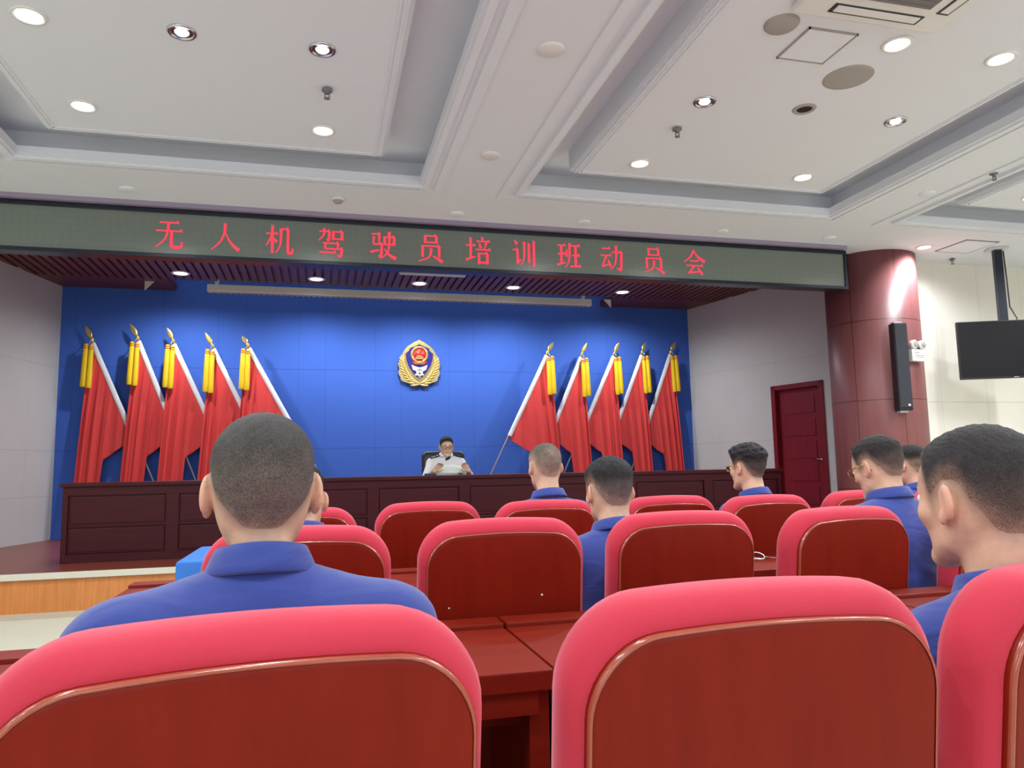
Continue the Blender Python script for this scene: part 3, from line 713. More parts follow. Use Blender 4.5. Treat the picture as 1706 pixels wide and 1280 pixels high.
# red disc with ring, stars, gate and ribbon
dz = (620-455)/12.8*.00925
MB().lathe([(0, -.058), (.105, -.058), (.107, -.05)], (0, 0, dz), 40, 'Y', False).build('red_disc', MT['red_enamel'], em)
MB().lathe([(.102, -.052), (.108, -.068), (.128, -.068), (.14, -.052)], (0, 0, dz), 40, 'Y', False).build('ring', MT['gold'], em)
def star(cx, cz, r, mb, y=-.062, h=.006, a0=PI/2):
    p = [(cx+(r if i % 2 == 0 else r*.42)*math.cos(a0+i*PI/5), cz+(r if i % 2 == 0 else r*.42)*math.sin(a0+i*PI/5)) for i in range(10)]
    mb.prism(p, y-h, y+.008)
m = MB(); star(0, dz+.062, .028, m)
for x, z in ((-.055, .045), (-.033, .022), (.033, .022), (.055, .045)): star(x, dz+z, .012, m)
m.build('star', MT['gold'], em)
m = MB()
for x0, x1, z0, z1 in ((-.075, .075, -.075, -.062), (-.062, .062, -.062, -.045), (-.042, .042, -.043, -.033), (-.05, .05, -.034, -.028), (-.034, .034, -.028, -.016)):
    m.bx(x0, x1, -.072, -.05, dz+z0, dz+z1)
m.build('gate', MT['gold'], em)
m = MB(); m.prism([(-.10, dz-.10), (.10, dz-.10), (.112, dz-.135), (.085, dz-.160), (-.085, dz-.160), (-.112, dz-.135)], -.066, -.045)
m.build('ribbon', MT['red_enamel'], em)
m = MB()
for z, w_ in ((-.108, .06), (-.128, .09), (-.150, .07)): m.bx(-w_, w_, -.07, -.05, dz+z-.005, dz+z+.005)
m.lathe([(0, -.074), (.022, -.072), (.026, -.06)], (0, 0, dz-.128), 20, 'Y', False); m.build('cog', MT['gold'], em)
# winged tool badge under the ribbon
m = MB()
for s in (-1, 1):
    w = pxy([(560, 680), (590, 790), (650, 815), (720, 790), (735, 745), (650, 720)])
    m.prism([(s*abs(x), z) for x, z in w], -.062, -.045)
    m.box((s*.032, -.055, -.175), (.016, .016, .17), 0, 0, Matrix.Translation((s*.032, 0, -.175)) @ Matrix.Rotation(s*.55, 4, 'Y') @ Matrix.Translation((-s*.032, 0, .175)))
    m.lathe([(0, -.064), (.016, -.062), (.018, -.05)], (s*.055, 0, -.205), 14, 'Y', False)
m.lathe([(.02, -.058), (.03, -.066), (.045, -.066), (.05, -.056)], (0, 0, -.18), 24, 'Y', False); star(0, -.155, .03, m, -.06)
m.build('winged_badge', MT['white_plastic'], em)

# ------------------------------------------------------------------ ten flags leaning in front of the blue wall
def flag(side, top, end, tip, Yf, xo, hem, label, seed):
    """side -1: left group (pole runs down to the right); top/end: (x,z) of the white sleeve; xo: outer edge x low down"""
    k = Yf/11.5
    sc = lambda p: (p[0]*k, 1.2+(p[1]-1.2)*k)
    top, end, tip = sc(top), sc(end), sc(tip); xo *= k
    dx, dz_ = end[0]-top[0], end[1]-top[1]; L = math.hypot(dx, dz_); ux, uz = dx/L, dz_/L
    zb = .352; sb = (zb+.014-top[1])/uz
    base = (top[0]+ux*sb, Yf, zb); lean = .10
    root = thing('flag', label, 'flag', base, 0, 'red flags left of the emblem' if side < 0 else 'red flags right of the emblem')
    def W(x, z, y=0): return (x-base[0], y+(z-zb)/2.6*lean, z-zb)
    rnd = random.Random(seed)
    m = MB(); m.tube([W(base[0], zb+.012), W(*top), W(top[0]-ux*.05, top[1]-uz*.05)], .012, 12); m.build('pole', MT['steel'], root)
    # finial: leaf shaped spear on a ring
    n = Vector((tip[0]-top[0], 0, tip[1]-top[1])); FL = n.length; n.normalize(); sx = Vector((n.z, 0, -n.x))
    f = MB(); T0 = Vector(W(*top)); 
    f.tube([T0+n*(-.02), T0+n*.03, T0+n*.05, T0+n*.07, T0+n*.09], [.016, .016, .026, .026, .013], 14)
    rows = []
    for i in range(9):
        t = i/8; wd = .034*math.sin(PI*min(1, t**.75*.97+.03))**.9+.002; th = .012*(1-t)+.002; c = T0+n*(.08+t*(FL-.08)); row = []
        for j in range(12):
            a = 2*PI*j/12; row.append((c+sx*wd*math.cos(a)+Vector((0, 1, 0))*th*math.sin(a))[:])
        rows.append(row)
    f.quadgrid(rows, True, False, True); f.build('finial', MT['gold'], root)
    # sleeve
    a, b = Vector(W(*top)), Vector(W(*end))
    wv = Vector((-side*0-uz*0, 0, 0)); nrm = Vector((uz, 0, -ux))*(1 if side < 0 else -1)   # towards the hanging side
    if nrm.z > 0: nrm = -nrm
    s = MB(); rows = []
    for i in range(13):
        t = i/12; c = a.lerp(b, t)+nrm*.016; row = []
        for j in range(12):
            an = 2*PI*j/12; row.append((c+nrm*.036*math.cos(an)+Vector((0, 1, 0))*(.019+.003*math.sin(i*1.3+j))*math.sin(an))[:])
        rows.append(row)
    s.quadgrid(rows, True, False, True); s.build('sleeve', MT['white_cloth'], root)
    # cloth hanging from the sleeve
    ns, nt = 72, 40; P = np.zeros((ns, nt, 3)); ph = rnd.random()*6; amp = .026
    xo_top = top[0]+(-.02 if side < 0 else .02)*1
    for i in range(ns):
        sN = i/(ns-1)
        A = Vector(W(top[0]+dx*sN, top[1]+dz_*sN))+nrm*.03
        # lower edge position for this column
        if sN < .5: g = .44*sN/.5; zl = .62+.10*math.sin(sN*9+ph)
        elif sN < .58: g = .44+(sN-.5)*1.1; zl = .62+(sN-.5)/.08*(hem-.26-.62)
        else: g = .528+(sN-.58)/.42*.472; zl = hem-.26+.26*((sN-.58)/.42)**1.1
        xl = xo+(end[0]-xo)*g; B = Vector(W(xl, zl))
        for j in range(nt):
            t = j/(nt-1); p = A.lerp(B, t)
            # gathers: cloth column falls away from the sleeve and then hangs plumb
            q = t**.72; p.x = A.x+(B.x-A.x)*q
            fold = math.sin(2*PI*(5.2*sN**.62+.18*math.sin(ph+3*sN))+ph)*(.35+.65*(1-sN))+.35*math.sin(2*PI*11*sN**.8+ph*2)*(1-sN)
            p.y += amp*fold*min(1, t*2.2+.08)
            P[i, j] = p[:]
    c = MB().quadgrid(P); o = c.build('cloth', MT['flag'], root, normals=False)
    md = o.modifiers.new('thickness', 'SOLIDIFY'); md.thickness = .004; md.offset = 0
    # two yellow tassels and their cord
    cx = top[0]+(-.05 if side < 0 else .055); cz = top[1]-.02
    hgt = .62+rnd.uniform(-.02, .02)
    for q in (-1, 1):
        x_ = cx+q*.034; tz = cz-(.0 if q*side > 0 else .015); ts = MB(); rows = []
        N = 40
        for z_, r0 in ((0, .012), (-.012, .026), (-.05, .028), (-.06, .024), (-.075, .030), (-.3, .034), (-hgt*.8, .037), (-hgt+.02, .036), (-hgt, .03)):
            row = []
            for j in range(N):
                an = 2*PI*j/N; rr = r0*(1+.10*(j % 2)+.05*math.sin(j*2.3+q))
                row.append(W(x_+rr*math.cos(an)+.02*side*(-z_)*rnd.uniform(.9, 1.1), tz+z_, -.055+rr*.8*math.sin(an)))
            rows.append(row)
        ts.quadgrid(rows, True, False, True); to = ts.build('tassel', MT['tassel'], root)
        bd = MB(); bd.lathe([(.029, -.02), (.031, -.012), (.029, -.006)], W(x_, tz-.018, -.055), 20, 'Z', False); bd.lathe([(.027, -.02), (.029, -.012), (.027, -.006)], W(x_, tz-.05, -.055), 20, 'Z', False)
        bd.build('band', MT['orange_band'], to)
    MB().tube([W(top[0]-ux*.04, top[1]-uz*.04), W(cx-.02*side, cz+.05, -.03), W(cx, cz, -.055)], .006, 8).build('cord', MT['gold_dull'], root)
    return root
FL_ = [(-1, (-3.118, 3.089), (-2.60, 1.90), (-3.238, 3.339), 11.62, -3.29, 1.70, 'leftmost red flag, nearest the beige wall on the left'),
 (-1, (-2.529, 3.134), (-2.05, 1.96), (-2.662, 3.382), 11.565, -2.72, 1.74, 'second red flag from the left end'),
 (-1, (-2.059, 3.102), (-1.52, 1.93), (-2.173, 3.335), 11.51, -2.24, 1.72, 'middle red flag of the left five'),
 (-1, (-1.52, 3.044), (-.96, 1.90), (-1.652, 3.28), 11.455, -1.72, 1.70, 'fourth red flag from the left, partly behind the head in front'),
 (-1, (-1.028, 3.064), (-.42, 1.95), (-1.14, 3.243), 11.40, -1.23, 1.74, 'red flag of the left five that stands closest to the emblem'),
 (1, (3.56, 3.043), (2.897, 1.735), (3.693, 3.261), 11.40, 3.79, 1.68, 'red flag of the right five that stands closest to the emblem, full white sleeve showing'),
 (1, (4.151, 3.024), (3.60, 1.80), (4.281, 3.268), 11.455, 4.30, 1.70, 'second red flag from the emblem in the right five'),
 (1, (4.731, 3.054), (4.12, 1.80), (4.853, 3.285), 11.51, 4.83, 1.70, 'middle red flag of the right five'),
 (1, (5.239, 3.08), (4.68, 1.80), (5.335, 3.30), 11.565, 5.36, 1.70, 'fourth red flag from the emblem in the right five'),
 (1, (5.767, 3.10), (5.22, 1.78), (5.882, 3.32), 11.62, 5.92, 1.66, 'rightmost red flag, nearest the beige wall with the door')]
for i, a in enumerate(FL_): flag(*a, 11+i)

# ------------------------------------------------------------------ red chairs with wooden backs
def rr_outline(w, h, rt, rb, arch=.012, n=10, taper=.0):
    """rounded outline (u across, v up from 0) counter-clockwise; larger radii at the top"""
    P = []
    def arc(cx, cy, r, a0, a1, k=1.25):
        for i in range(n+1):
            a = math.radians(a0+(a1-a0)*i/n); P.append((cx+r*math.cos(a), cy+r*math.sin(a)))
    hw = w/2
    arc(hw-rt, h-rt, rt, 0, 90); 
    for i in range(1, 8): P.append((hw-rt-(w-2*rt)*i/8, h))
    arc(-hw+rt, h-rt, rt, 90, 180)
    for i in range(1, 6): P.append((-hw, h-rt-(h-rt-rb)*i/6))
    arc(-hw+rb, rb, rb, 180, 270)
    for i in range(1, 8): P.append((-hw+rb+(w-2*rb)*i/8, 0))
    arc(hw-rb, rb, rb, 270, 360)
    for i in range(1, 6): P.append((hw, rb+(h-rt-rb)*i/6))
    out = []
    for u, v in P:
        v2 = v+arch*(1-(u/hw)**2)*max(0, v/h)**3
        out.append((u*(1-taper*(1-v/h)), v2))
    return out
def loft(outl, rings, cen, close=True):
    """rings: list of (inset metres, depth); outline shrunk towards its centre"""
    O = np.array(outl); c = np.array(cen); ext = np.abs(O-c).max(0); rows = []
    for ins, dep in rings:
        s = (ext-ins)/ext; q = c+(O-c)*s
        rows.append([(q[i, 0], dep, q[i, 1]) for i in range(len(O))])
    m = MB(); m.quadgrid(rows, True, False, True)
    n = len(O)
    if close:
        m.f.append(tuple(range(n))[::-1]); m.sm.append(True)
        m.f.append(tuple(len(m.v)-n+k for k in range(n))); m.sm.append(True)
    return m
CHG = 'red chairs with wooden backs in the hall'
TILT = math.radians(7)
def make_chair():
    t = thing('auditorium_chair', '', 'chair', (0, 0, 0), 0, CHG)
    B = Matrix.Translation((0, -.170, .435)) @ Matrix.Rotation(TILT, 4, 'X')
    def bt(mb): mb.v = [(B @ Vector(p))[:] for p in mb.v]; return mb
    ol = rr_outline(.52, .60, .105, .05, .016)
    cush = loft(ol, [(.062, -.004), (.030, -.006), (.018, -.001), (.007, .010), (.001, .028), (.0, .050), (.004, .072), (.016, .090), (.035, .100), (.07, .108), (.13, .113), (.2, .115)], (0, .3))
    bt(cush).build('backrest', MT['chair_fabric'], t)
    oi = rr_outline(.480, .546, .088, .035, .015)
    oi = [(u, v+.022) for u, v in oi]
    pan = loft(oi, [(.10, -.016), (.012, -.016), (.006, -.0155), (.002, -.013), (.0, -.009), (.0, .0)], (0, .3))
    bp = bt(pan).build('back_panel', MT['chair_wood'], t)
    ed = loft(oi, [(.0046, -.0162), (.0038, -.0170), (.0020, -.0168), (.0004, -.0145), (.0001, -.010), (.001, -.006)], (0, .3), False)  # bevel strip coloured lighter than the panel to paint in reflected ceiling light
    bt(ed).build('edge_highlight', MT['edge_highlight'], bp)
    m = MB(); o2 = rr_outline(.50, .47, .06, .06, 0)
    se = loft(o2, [(.06, 0), (.012, .004), (.0, .02), (.0, .06), (.012, .08), (.05, .092), (.15, .1)], (0, .235))
    se.v = [(x, z-.145, .355+y) for x, y, z in se.v]
    se.build('seat', MT['chair_fabric'], t)
    for s in (-1, 1):
        a = MB(); a.tube([(s*.268, -.16, .60), (s*.275, -.05, .635), (s*.275, .12, .635), (s*.272, .25, .61)], [.018, .022, .024, .018], 12, True, .8); a.build('armrest', MT['chair_wood'], t)
        b = MB(); b.tube([(s*.265, .22, .0), (s*.268, .23, .35), (s*.270, .20, .615)], [.016, .021, .02], 10); b.build('leg', MT['chair_wood'], t)
        b = MB(); b.tube([(s*.25, -.26, .0), (s*.255, -.20, .30), (s*.262, -.165, .45), (s*.266, -.15, .61)], [.016, .021, .022, .018], 10); b.build('leg', MT['chair_wood'], t)
    fr_ = MB(); fr_.bx(-.25, .25, -.15, .30, .315, .358, .006); fr_.build('seat_frame', MT['chair_wood'], t)
    return t
CH = [  # x of chair centre, y of the crown of the back, turn, label
 (-.066, .825, 7, 'big red chair with wooden back nearest the camera, man with sticking-out ears seated in it'),
 (.538, .842, 0, 'big empty red chair with wooden back at lower centre right, largest wooden panel in view'),
 (1.105, .852, 9, 'red chair cut by the right edge of the photo, its fabric side towards us'),
 (-.056, 2.21, 0, 'red chair half hidden by the man in front at left'),
 (.546, 2.24, 0, 'red chair in the middle of the second row with small white specks on its wood'),
 (1.165, 2.27, 0, 'red chair behind the man with dense black hair and faded sides'),
 (1.755, 2.21, 7, 'red chair right of centre with deep side cushion, between two desks'),
 (2.41, 2.19, 0, 'red chair mostly hidden behind the large head at right'),
 (-.093, 3.42, 0, 'small distant red chair peeking out right of the left man\'s neck'),
 (.516, 3.64, 0, 'small empty red chair in the far row, left of the grey-haired man'),
 (1.055, 3.45, 0, 'red chair behind the grey-haired man in the far row'),
 (1.735, 3.52, 0, 'small red chair in the far row right of the man with black faded hair'),
 (2.145, 3.28, 4, 'red chair behind the man with wavy black hair and glasses'),
 (2.88, 3.50, 3, 'empty red chair in the far row before the column, beside the man with large glasses'),
 (3.46, 3.50, 0, 'red chair of the farthest man at right, only a corner showing')]
chair0 = make_chair()
for i, (x, y, tz, lb) in enumerate(CH):
    c = chair0 if i == 0 else copy_tree(chair0)
    tz = math.radians(tz); c.rotation_euler = (0, 0, tz); c.location = (x-.243*math.sin(tz), y+.243*math.cos(tz), 0); c['label'] = lb

# ------------------------------------------------------------------ desks between the rows
BB = Matrix.Translation((0, -.170, .435)) @ Matrix.Rotation(TILT, 4, 'X')
for u, v, r in ((-.173, .365, .0028), (.113, .388, .0036)):
    p = BB @ Vector((u, -.0168, v))
    sp_c = bpy.data.objects['auditorium_chair.004']
    MB().lathe([(0, -.0006), (r*.8, -.0005), (r, .0006)], p[:], 10, 'Y', False).build('white_speck', MT['white_plastic'], [q for q in sp_c.children if q.name.startswith('back_panel')][0])
def make_desk():
    t = thing('row_desk', '', 'desk', (0, 0, 0), 0, 'dark red desks in front of the seats')
    W2 = .618
    m = MB(); m.bx(-W2, W2, 0, .46, .716, .760, .004); m.build('top', MT['desk_wood'], t)
    m = MB(); m.bx(-W2, W2, .464, .565, .716, .772, .004); m.build('rear_ledge', MT['desk_wood'], t)
    for s in (-1, 1):
        m = MB(); m.bx(s*W2-s*.045, s*W2-s*.004, .03, .075, 0, .716); m.bx(s*W2-s*.03, s*W2-s*.006, .075, .53, .05, .716); m.build('side_panel', MT['desk_wood'], t)
    MB().bx(-W2+.03, W2-.03, .16, .50, .60, .62).build('shelf', MT['desk_wood'], t)
    MB().bx(-W2+.03, W2-.03, .515, .535, .08, .716).build('front_panel', MT['desk_wood'], t)
    MB().bx(-W2+.03, W2-.03, .01, .03, .665, .716).build('apron', MT['desk_wood'], t)
    return t
d0 = make_desk(); k = 0
DK = [(-.115, 1.64, 'dark red desk in front of the nearest left chair'), (1.129, 1.64, 'dark red desk whose left corner shows between the two nearest chairs'), (2.373, 1.64, 'dark red desk in front of the man at the right edge'),
      (-.115, 2.86, 'dark red desk of the second row at left, its end showing beside the blue cloth'), (1.129, 2.86, 'dark red desk of the second row behind the black-haired man'), (2.373, 2.86, 'dark red desk of the second row with a small wire ring on it'),
      (1.129, 4.30, 'dark red desk of the far row in front of the grey-haired man'), (2.373, 4.30, 'dark red desk of the far row in front of the wavy-haired man'), (3.617, 4.30, 'dark red desk of the far row in front of the farthest man at right')]
for i, (x, y, lb) in enumerate(DK):
    d = d0 if i == 0 else copy_tree(d0)
    d.location = (x, y, 0); d['label'] = lb
d0.location.x = -.178; d0.scale.x = 1.103
# cloth covered table by the stage
bt_ = thing('cloth_covered_table', 'table draped in bright blue cloth before the stage, left of the seats', 'table', (-.09, 4.62, 0))
m = MB(); rows = []
for ins, z in ((.30, .765), (.02, .765), (.004, .760), (0, .75), (-.003, .5), (-.008, .2), (-.012, .03)):
    row = []
    for i in range(120):
        a = i/120*4; sd = int(a); f = a-sd; hx, hy = .62-ins, .40-ins
        p = [(-hx+2*hx*f, -hy), (hx, -hy+2*hy*f), (hx-2*hx*f, hy), (-hx, hy-2*hy*f)][sd]
        amp_ = .012*max(0, (.75-z)/.7); q = amp_*math.sin(i*1.1)+amp_*.6*math.sin(i*.43+1)
        nx, ny = [(0, -1), (1, 0), (0, 1), (-1, 0)][sd]; row.append((p[0]+nx*q, p[1]+ny*q, z))
    rows.append(row)
m.quadgrid(rows, True, False, True); n_ = 120; m.f.append(tuple(range(n_))); m.sm.append(False)
m.build('tablecloth', MT['tablecloth'], bt_)
MB().bx(-.6, .6, -.38, .38, .72, .758).build('table_top', MT['desk_wood'], bt_)
for sx in (-1, 1):
    for sy in (-1, 1): MB().bx(sx*.55-.02, sx*.55+.02, sy*.34-.02, sy*.34+.02, 0, .72).build('leg', MT['desk_wood'], bt_)
# wire ring lying on the second-row desk
m = MB(); m.tube([(.03*math.cos(a*PI/12), .02*math.sin(a*PI/12), .004+.014*(1+math.sin(a*PI/12))) for a in range(25)], .0035, 8, False)
m.tube([(.03*math.cos(a*PI/12), .004+.024*math.sin(a*PI/12), .004) for a in range(25)], .0035, 8, False)
m.tube([(.028, 0, .014), (.08, -.004, .006), (.16, .0, .004)], .0022, 8)
tag(m.build('wire_ring', MT['chrome'], None, (1.975, 3.16, .760)), 'small silver wire ring lying on the desk between two red chairs', 'ring')

# ------------------------------------------------------------------ people: signed distance bodies meshed into one surface each
def smin(a, b, k):
    h = np.clip(.5+.5*(b-a)/k, 0, 1); return b*(1-h)+a*h-k*h*(1-h)
class Field:
    def __init__(s, ax):
        s.ax = [np.asarray(a, np.float32) for a in ax]; s.D = np.full([len(a) for a in s.ax], .5, np.float32)
    def win(s, lo, hi):
        sl = []
        for a, l, h in zip(s.ax, lo, hi):
            i0 = max(0, np.searchsorted(a, l)-1); i1 = min(len(a), np.searchsorted(a, h)+1)
            if i1 <= i0: return None, None
            sl.append(slice(i0, i1))
        sl = tuple(sl); G = np.meshgrid(*[a[q] for a, q in zip(s.ax, sl)], indexing='ij'); return sl, np.stack(G, -1)
    def ell(s, c, r, k=.02, R=None, op='add'):
        c = np.array(c, np.float32); r = np.array(r, np.float32); m = max(r)+k*2.2+.02
        sl, P = s.win(c-m, c+m)
        if sl is None: return
        q = P-c
        if R is not None: q = q @ np.array(R, np.float32)
        k0 = np.linalg.norm(q/r, axis=-1)+1e-6; k1 = np.linalg.norm(q/(r*r), axis=-1)+1e-6
        d = k0*(k0-1)/k1
        s.put(sl, d, k, op)
    def cap(s, a, b, ra, rb, k=.02, op='add'):
        a = np.array(a, np.float32); b = np.array(b, np.float32); m = max(ra, rb)+k*2.2+.02
        sl, P = s.win(np.minimum(a, b)-m, np.maximum(a, b)+m)
        if sl is None: return
        ab = b-a; t = np.clip(((P-a) @ ab)/max(1e-9, ab @ ab), 0, 1)
        d = np.linalg.norm(P-a-t[..., None]*ab, axis=-1)-(ra+(rb-ra)*t)
        s.put(sl, d, k, op)
    def put(s, sl, d, k, op):
        if op == 'add': s.D[sl] = smin(s.D[sl], d, k)
        else: s.D[sl] = -smin(-s.D[sl], d, k)
    def mesh(s):
        D = s.D; D = np.where(np.abs(D) < 1e-6, 1e-6, D)
        ins = D < 0
        n = [q-1 for q in D.shape]
        cnt = np.zeros(n, np.int8)
        for dx in (0, 1):
            for dy in (0, 1):
                for dz in (0, 1): cnt += ins[dx:dx+n[0], dy:dy+n[1], dz:dz+n[2]]
        act = (cnt > 0) & (cnt < 8); idx = np.argwhere(act)
        vid = np.full(n, -1, np.int64); vid[act] = np.arange(len(idx))
        i, j, k = idx.T; X, Y, Z = s.ax
        acc = np.zeros((len(idx), 3)); w = np.zeros(len(idx))
        cs = [(a, b, c) for a in (0, 1) for b in (0, 1) for c in (0, 1)]
        for p in cs:
            for ax in range(3):
                if p[ax]: continue
                q = list(p); q[ax] = 1
                dp = D[i+p[0], j+p[1], k+p[2]]; dq = D[i+q[0], j+q[1], k+q[2]]
                m = (dp < 0) != (dq < 0); t = np.where(m, dp/np.where(m, dp-dq, 1), 0)
                A = np.stack([X[i+p[0]], Y[j+p[1]], Z[k+p[2]]], -1); B = np.stack([X[i+q[0]], Y[j+q[1]], Z[k+q[2]]], -1)
                acc += np.where(m[:, None], A+(B-A)*t[:, None], 0); w += m
        V = acc/np.maximum(w, 1)[:, None]
        F = []
        for ax in range(3):
            a = [slice(1, -1)]*3; b = [slice(1, -1)]*3; a[ax] = slice(0, -1); b[ax] = slice(1, None)
            sa = ins[tuple(a)]; sb = ins[tuple(b)]; e = np.argwhere(sa != sb)
            if len(e) == 0: continue
            flip = sa[tuple(e.T)]
            off = np.ones(3, int); off[ax] = 0; e = e+off
            u, v = [q for q in range(3) if q != ax]; du = np.zeros(3, int); dv = np.zeros(3, int); du[u] = 1; dv[v] = 1
            g = lambda x: vid[tuple(x.T)]
            Q = np.stack([g(e-du-dv), g(e-dv), g(e), g(e-du)], -1)
            if ax == 1: flip = ~flip
            Q = np.where(flip[:, None], Q, Q[:, ::-1]); F.append(Q)
        F = np.concatenate(F); F = F[(F >= 0).all(1)]
        return V, F
def axis(lo, hi, coarse, *fine):
    """grid coordinates, coarse everywhere, finer inside the given (lo, hi, step) spans"""
    a = [lo]; 
    while a[-1] < hi:
        st = coarse
        for f in fine:
            if f[0] <= a[-1] <= f[1]: st = min(st, f[2])
        a.append(a[-1]+st)
    return a
def raw_object(name, V, F, mat, parent, cols=None, smooth_it=2):
    me = bpy.data.meshes.new(name); me.vertices.add(len(V)); me.vertices.foreach_set('co', V.astype(np.float32).ravel())
    me.loops.add(F.size); me.loops.foreach_set('vertex_index', F.astype(np.int32).ravel())
    me.polygons.add(len(F)); me.polygons.foreach_set('loop_start', np.arange(0, F.size, 4, dtype=np.int32))
    try: me.polygons.foreach_set('loop_total', np.full(len(F), 4, np.int32))
    except Exception: pass
    me.update(calc_edges=True); me.validate()
    if smooth_it:
        bm = bmesh.new(); bm.from_mesh(me)
        for _ in range(smooth_it): bmesh.ops.smooth_vert(bm, verts=bm.verts, factor=.5, use_axis_x=True, use_axis_y=True, use_axis_z=True)
        bm.to_mesh(me); bm.free()
    me.polygons.foreach_set('use_smooth', np.ones(len(me.polygons), bool))
    if cols is not None:
        at = me.color_attributes.new('tone', 'FLOAT_COLOR', 'POINT'); c4 = np.ones((len(me.vertices), 4), np.float32); c4[:, :3] = cols
        at.data.foreach_set('color', c4.ravel())
    me.materials.append(mat)
    o = bpy.data.objects.new(name, me); C.objects.link(o)
    if parent is not None: o.parent = parent
    return o
def sstep(x, a, b):
    t = np.clip((x-a)/(b-a), 0, 1); return t*t*(3-2*t)
def rotm(yaw=0, pitch=0, roll=0):
    return np.array((Matrix.Rotation(yaw, 3, 'Z') @ Matrix.Rotation(pitch, 3, 'X') @ Matrix.Rotation(roll, 3, 'Y')))
HEADLINE_Y = np.array([-.13, -.10, -.065, -.045, -.03, -.018, .0, .02, .03, .045, .062, .085, .12])
def head_prims(F, H0, R, sc, ears=True, jaw=1.0, earout=1.0):
    T = lambda p: H0+R @ (np.array(p)*sc)
    e = lambda c, r, k=.02, Rl=None, op='add': F.ell(T(c), np.array(r)*sc, k, R if Rl is None else R @ Rl, op)
    c = lambda a, b, ra, rb, k=.02, op='add': F.cap(T(a), T(b), ra*sc, rb*sc, k, op)
    e((0, -.014, .020), (.0745, .0945, .085), .02)
    e((0, .030, .014), (.064, .058, .064), .03)
    e((0, .036, -.045), (.058*jaw, .050, .068), .03)
    for s in (-1, 1):
        c((s*.046*jaw, .010, -.080), (s*.012, .066, -.112), .020*jaw**.5, .017, .025)
        e((s*.042, .056, -.036), (.020, .018, .018), .02)
        e((s*.050*(.45+.55*jaw), -.014, -.036), (.022, .034, .036), .03)
    e((0, .068, -.110), (.018, .015, .014), .02)
    c((-.030, .078, .006), (.030, .078, .006), .010, .010, .014)
    for s in (-1, 1): e((s*.031, .102, -.012), (.018, .016, .013), .012, None, 'sub')
    c((0, .084, -.002), (0, .104, -.038), .0065, .0105, .010)
    for s in (-1, 1): e((s*.0115, .094, -.044), (.0085, .010, .0075), .006)
    c((-.017, .083, -.069), (.017, .083, -.069), .0055, .0055, .006); c((-.014, .081, -.079), (.014, .081, -.079), .006, .006, .006)
    c((-.02, .0925, -.0742), (.02, .0925, -.0742), .0022, .0022, .003, 'sub')
    if ears:
        for s in (-1, 1):
            Rl = np.array(Matrix.Rotation(s*math.radians(28*earout), 3, 'Z') @ Matrix.Rotation(math.radians(-12), 3, 'X'))
            cx = s*(.074+.010*earout)
            e((cx, -.012, -.014), (.0075, .0195, .031), .006, Rl)
            e((cx-s*.001, -.002, -.040), (.006, .010, .012), .006, Rl)
            e((cx+s*.0075, -.006, -.010), (.0045, .011, .019), .004, Rl, 'sub')
    return T
def hairline(y, x=0):
    return np.interp(y, HEADLINE_Y, [-.085, -.080, -.070, -.055, -.020, .000, .010, -.010, -.020, .020, .042, .058, .062])+.75*sstep(-y, .0, .05)*np.maximum(0, np.abs(x)-.028)
SKIN = np.array(lin((214, 172, 146))[:3])
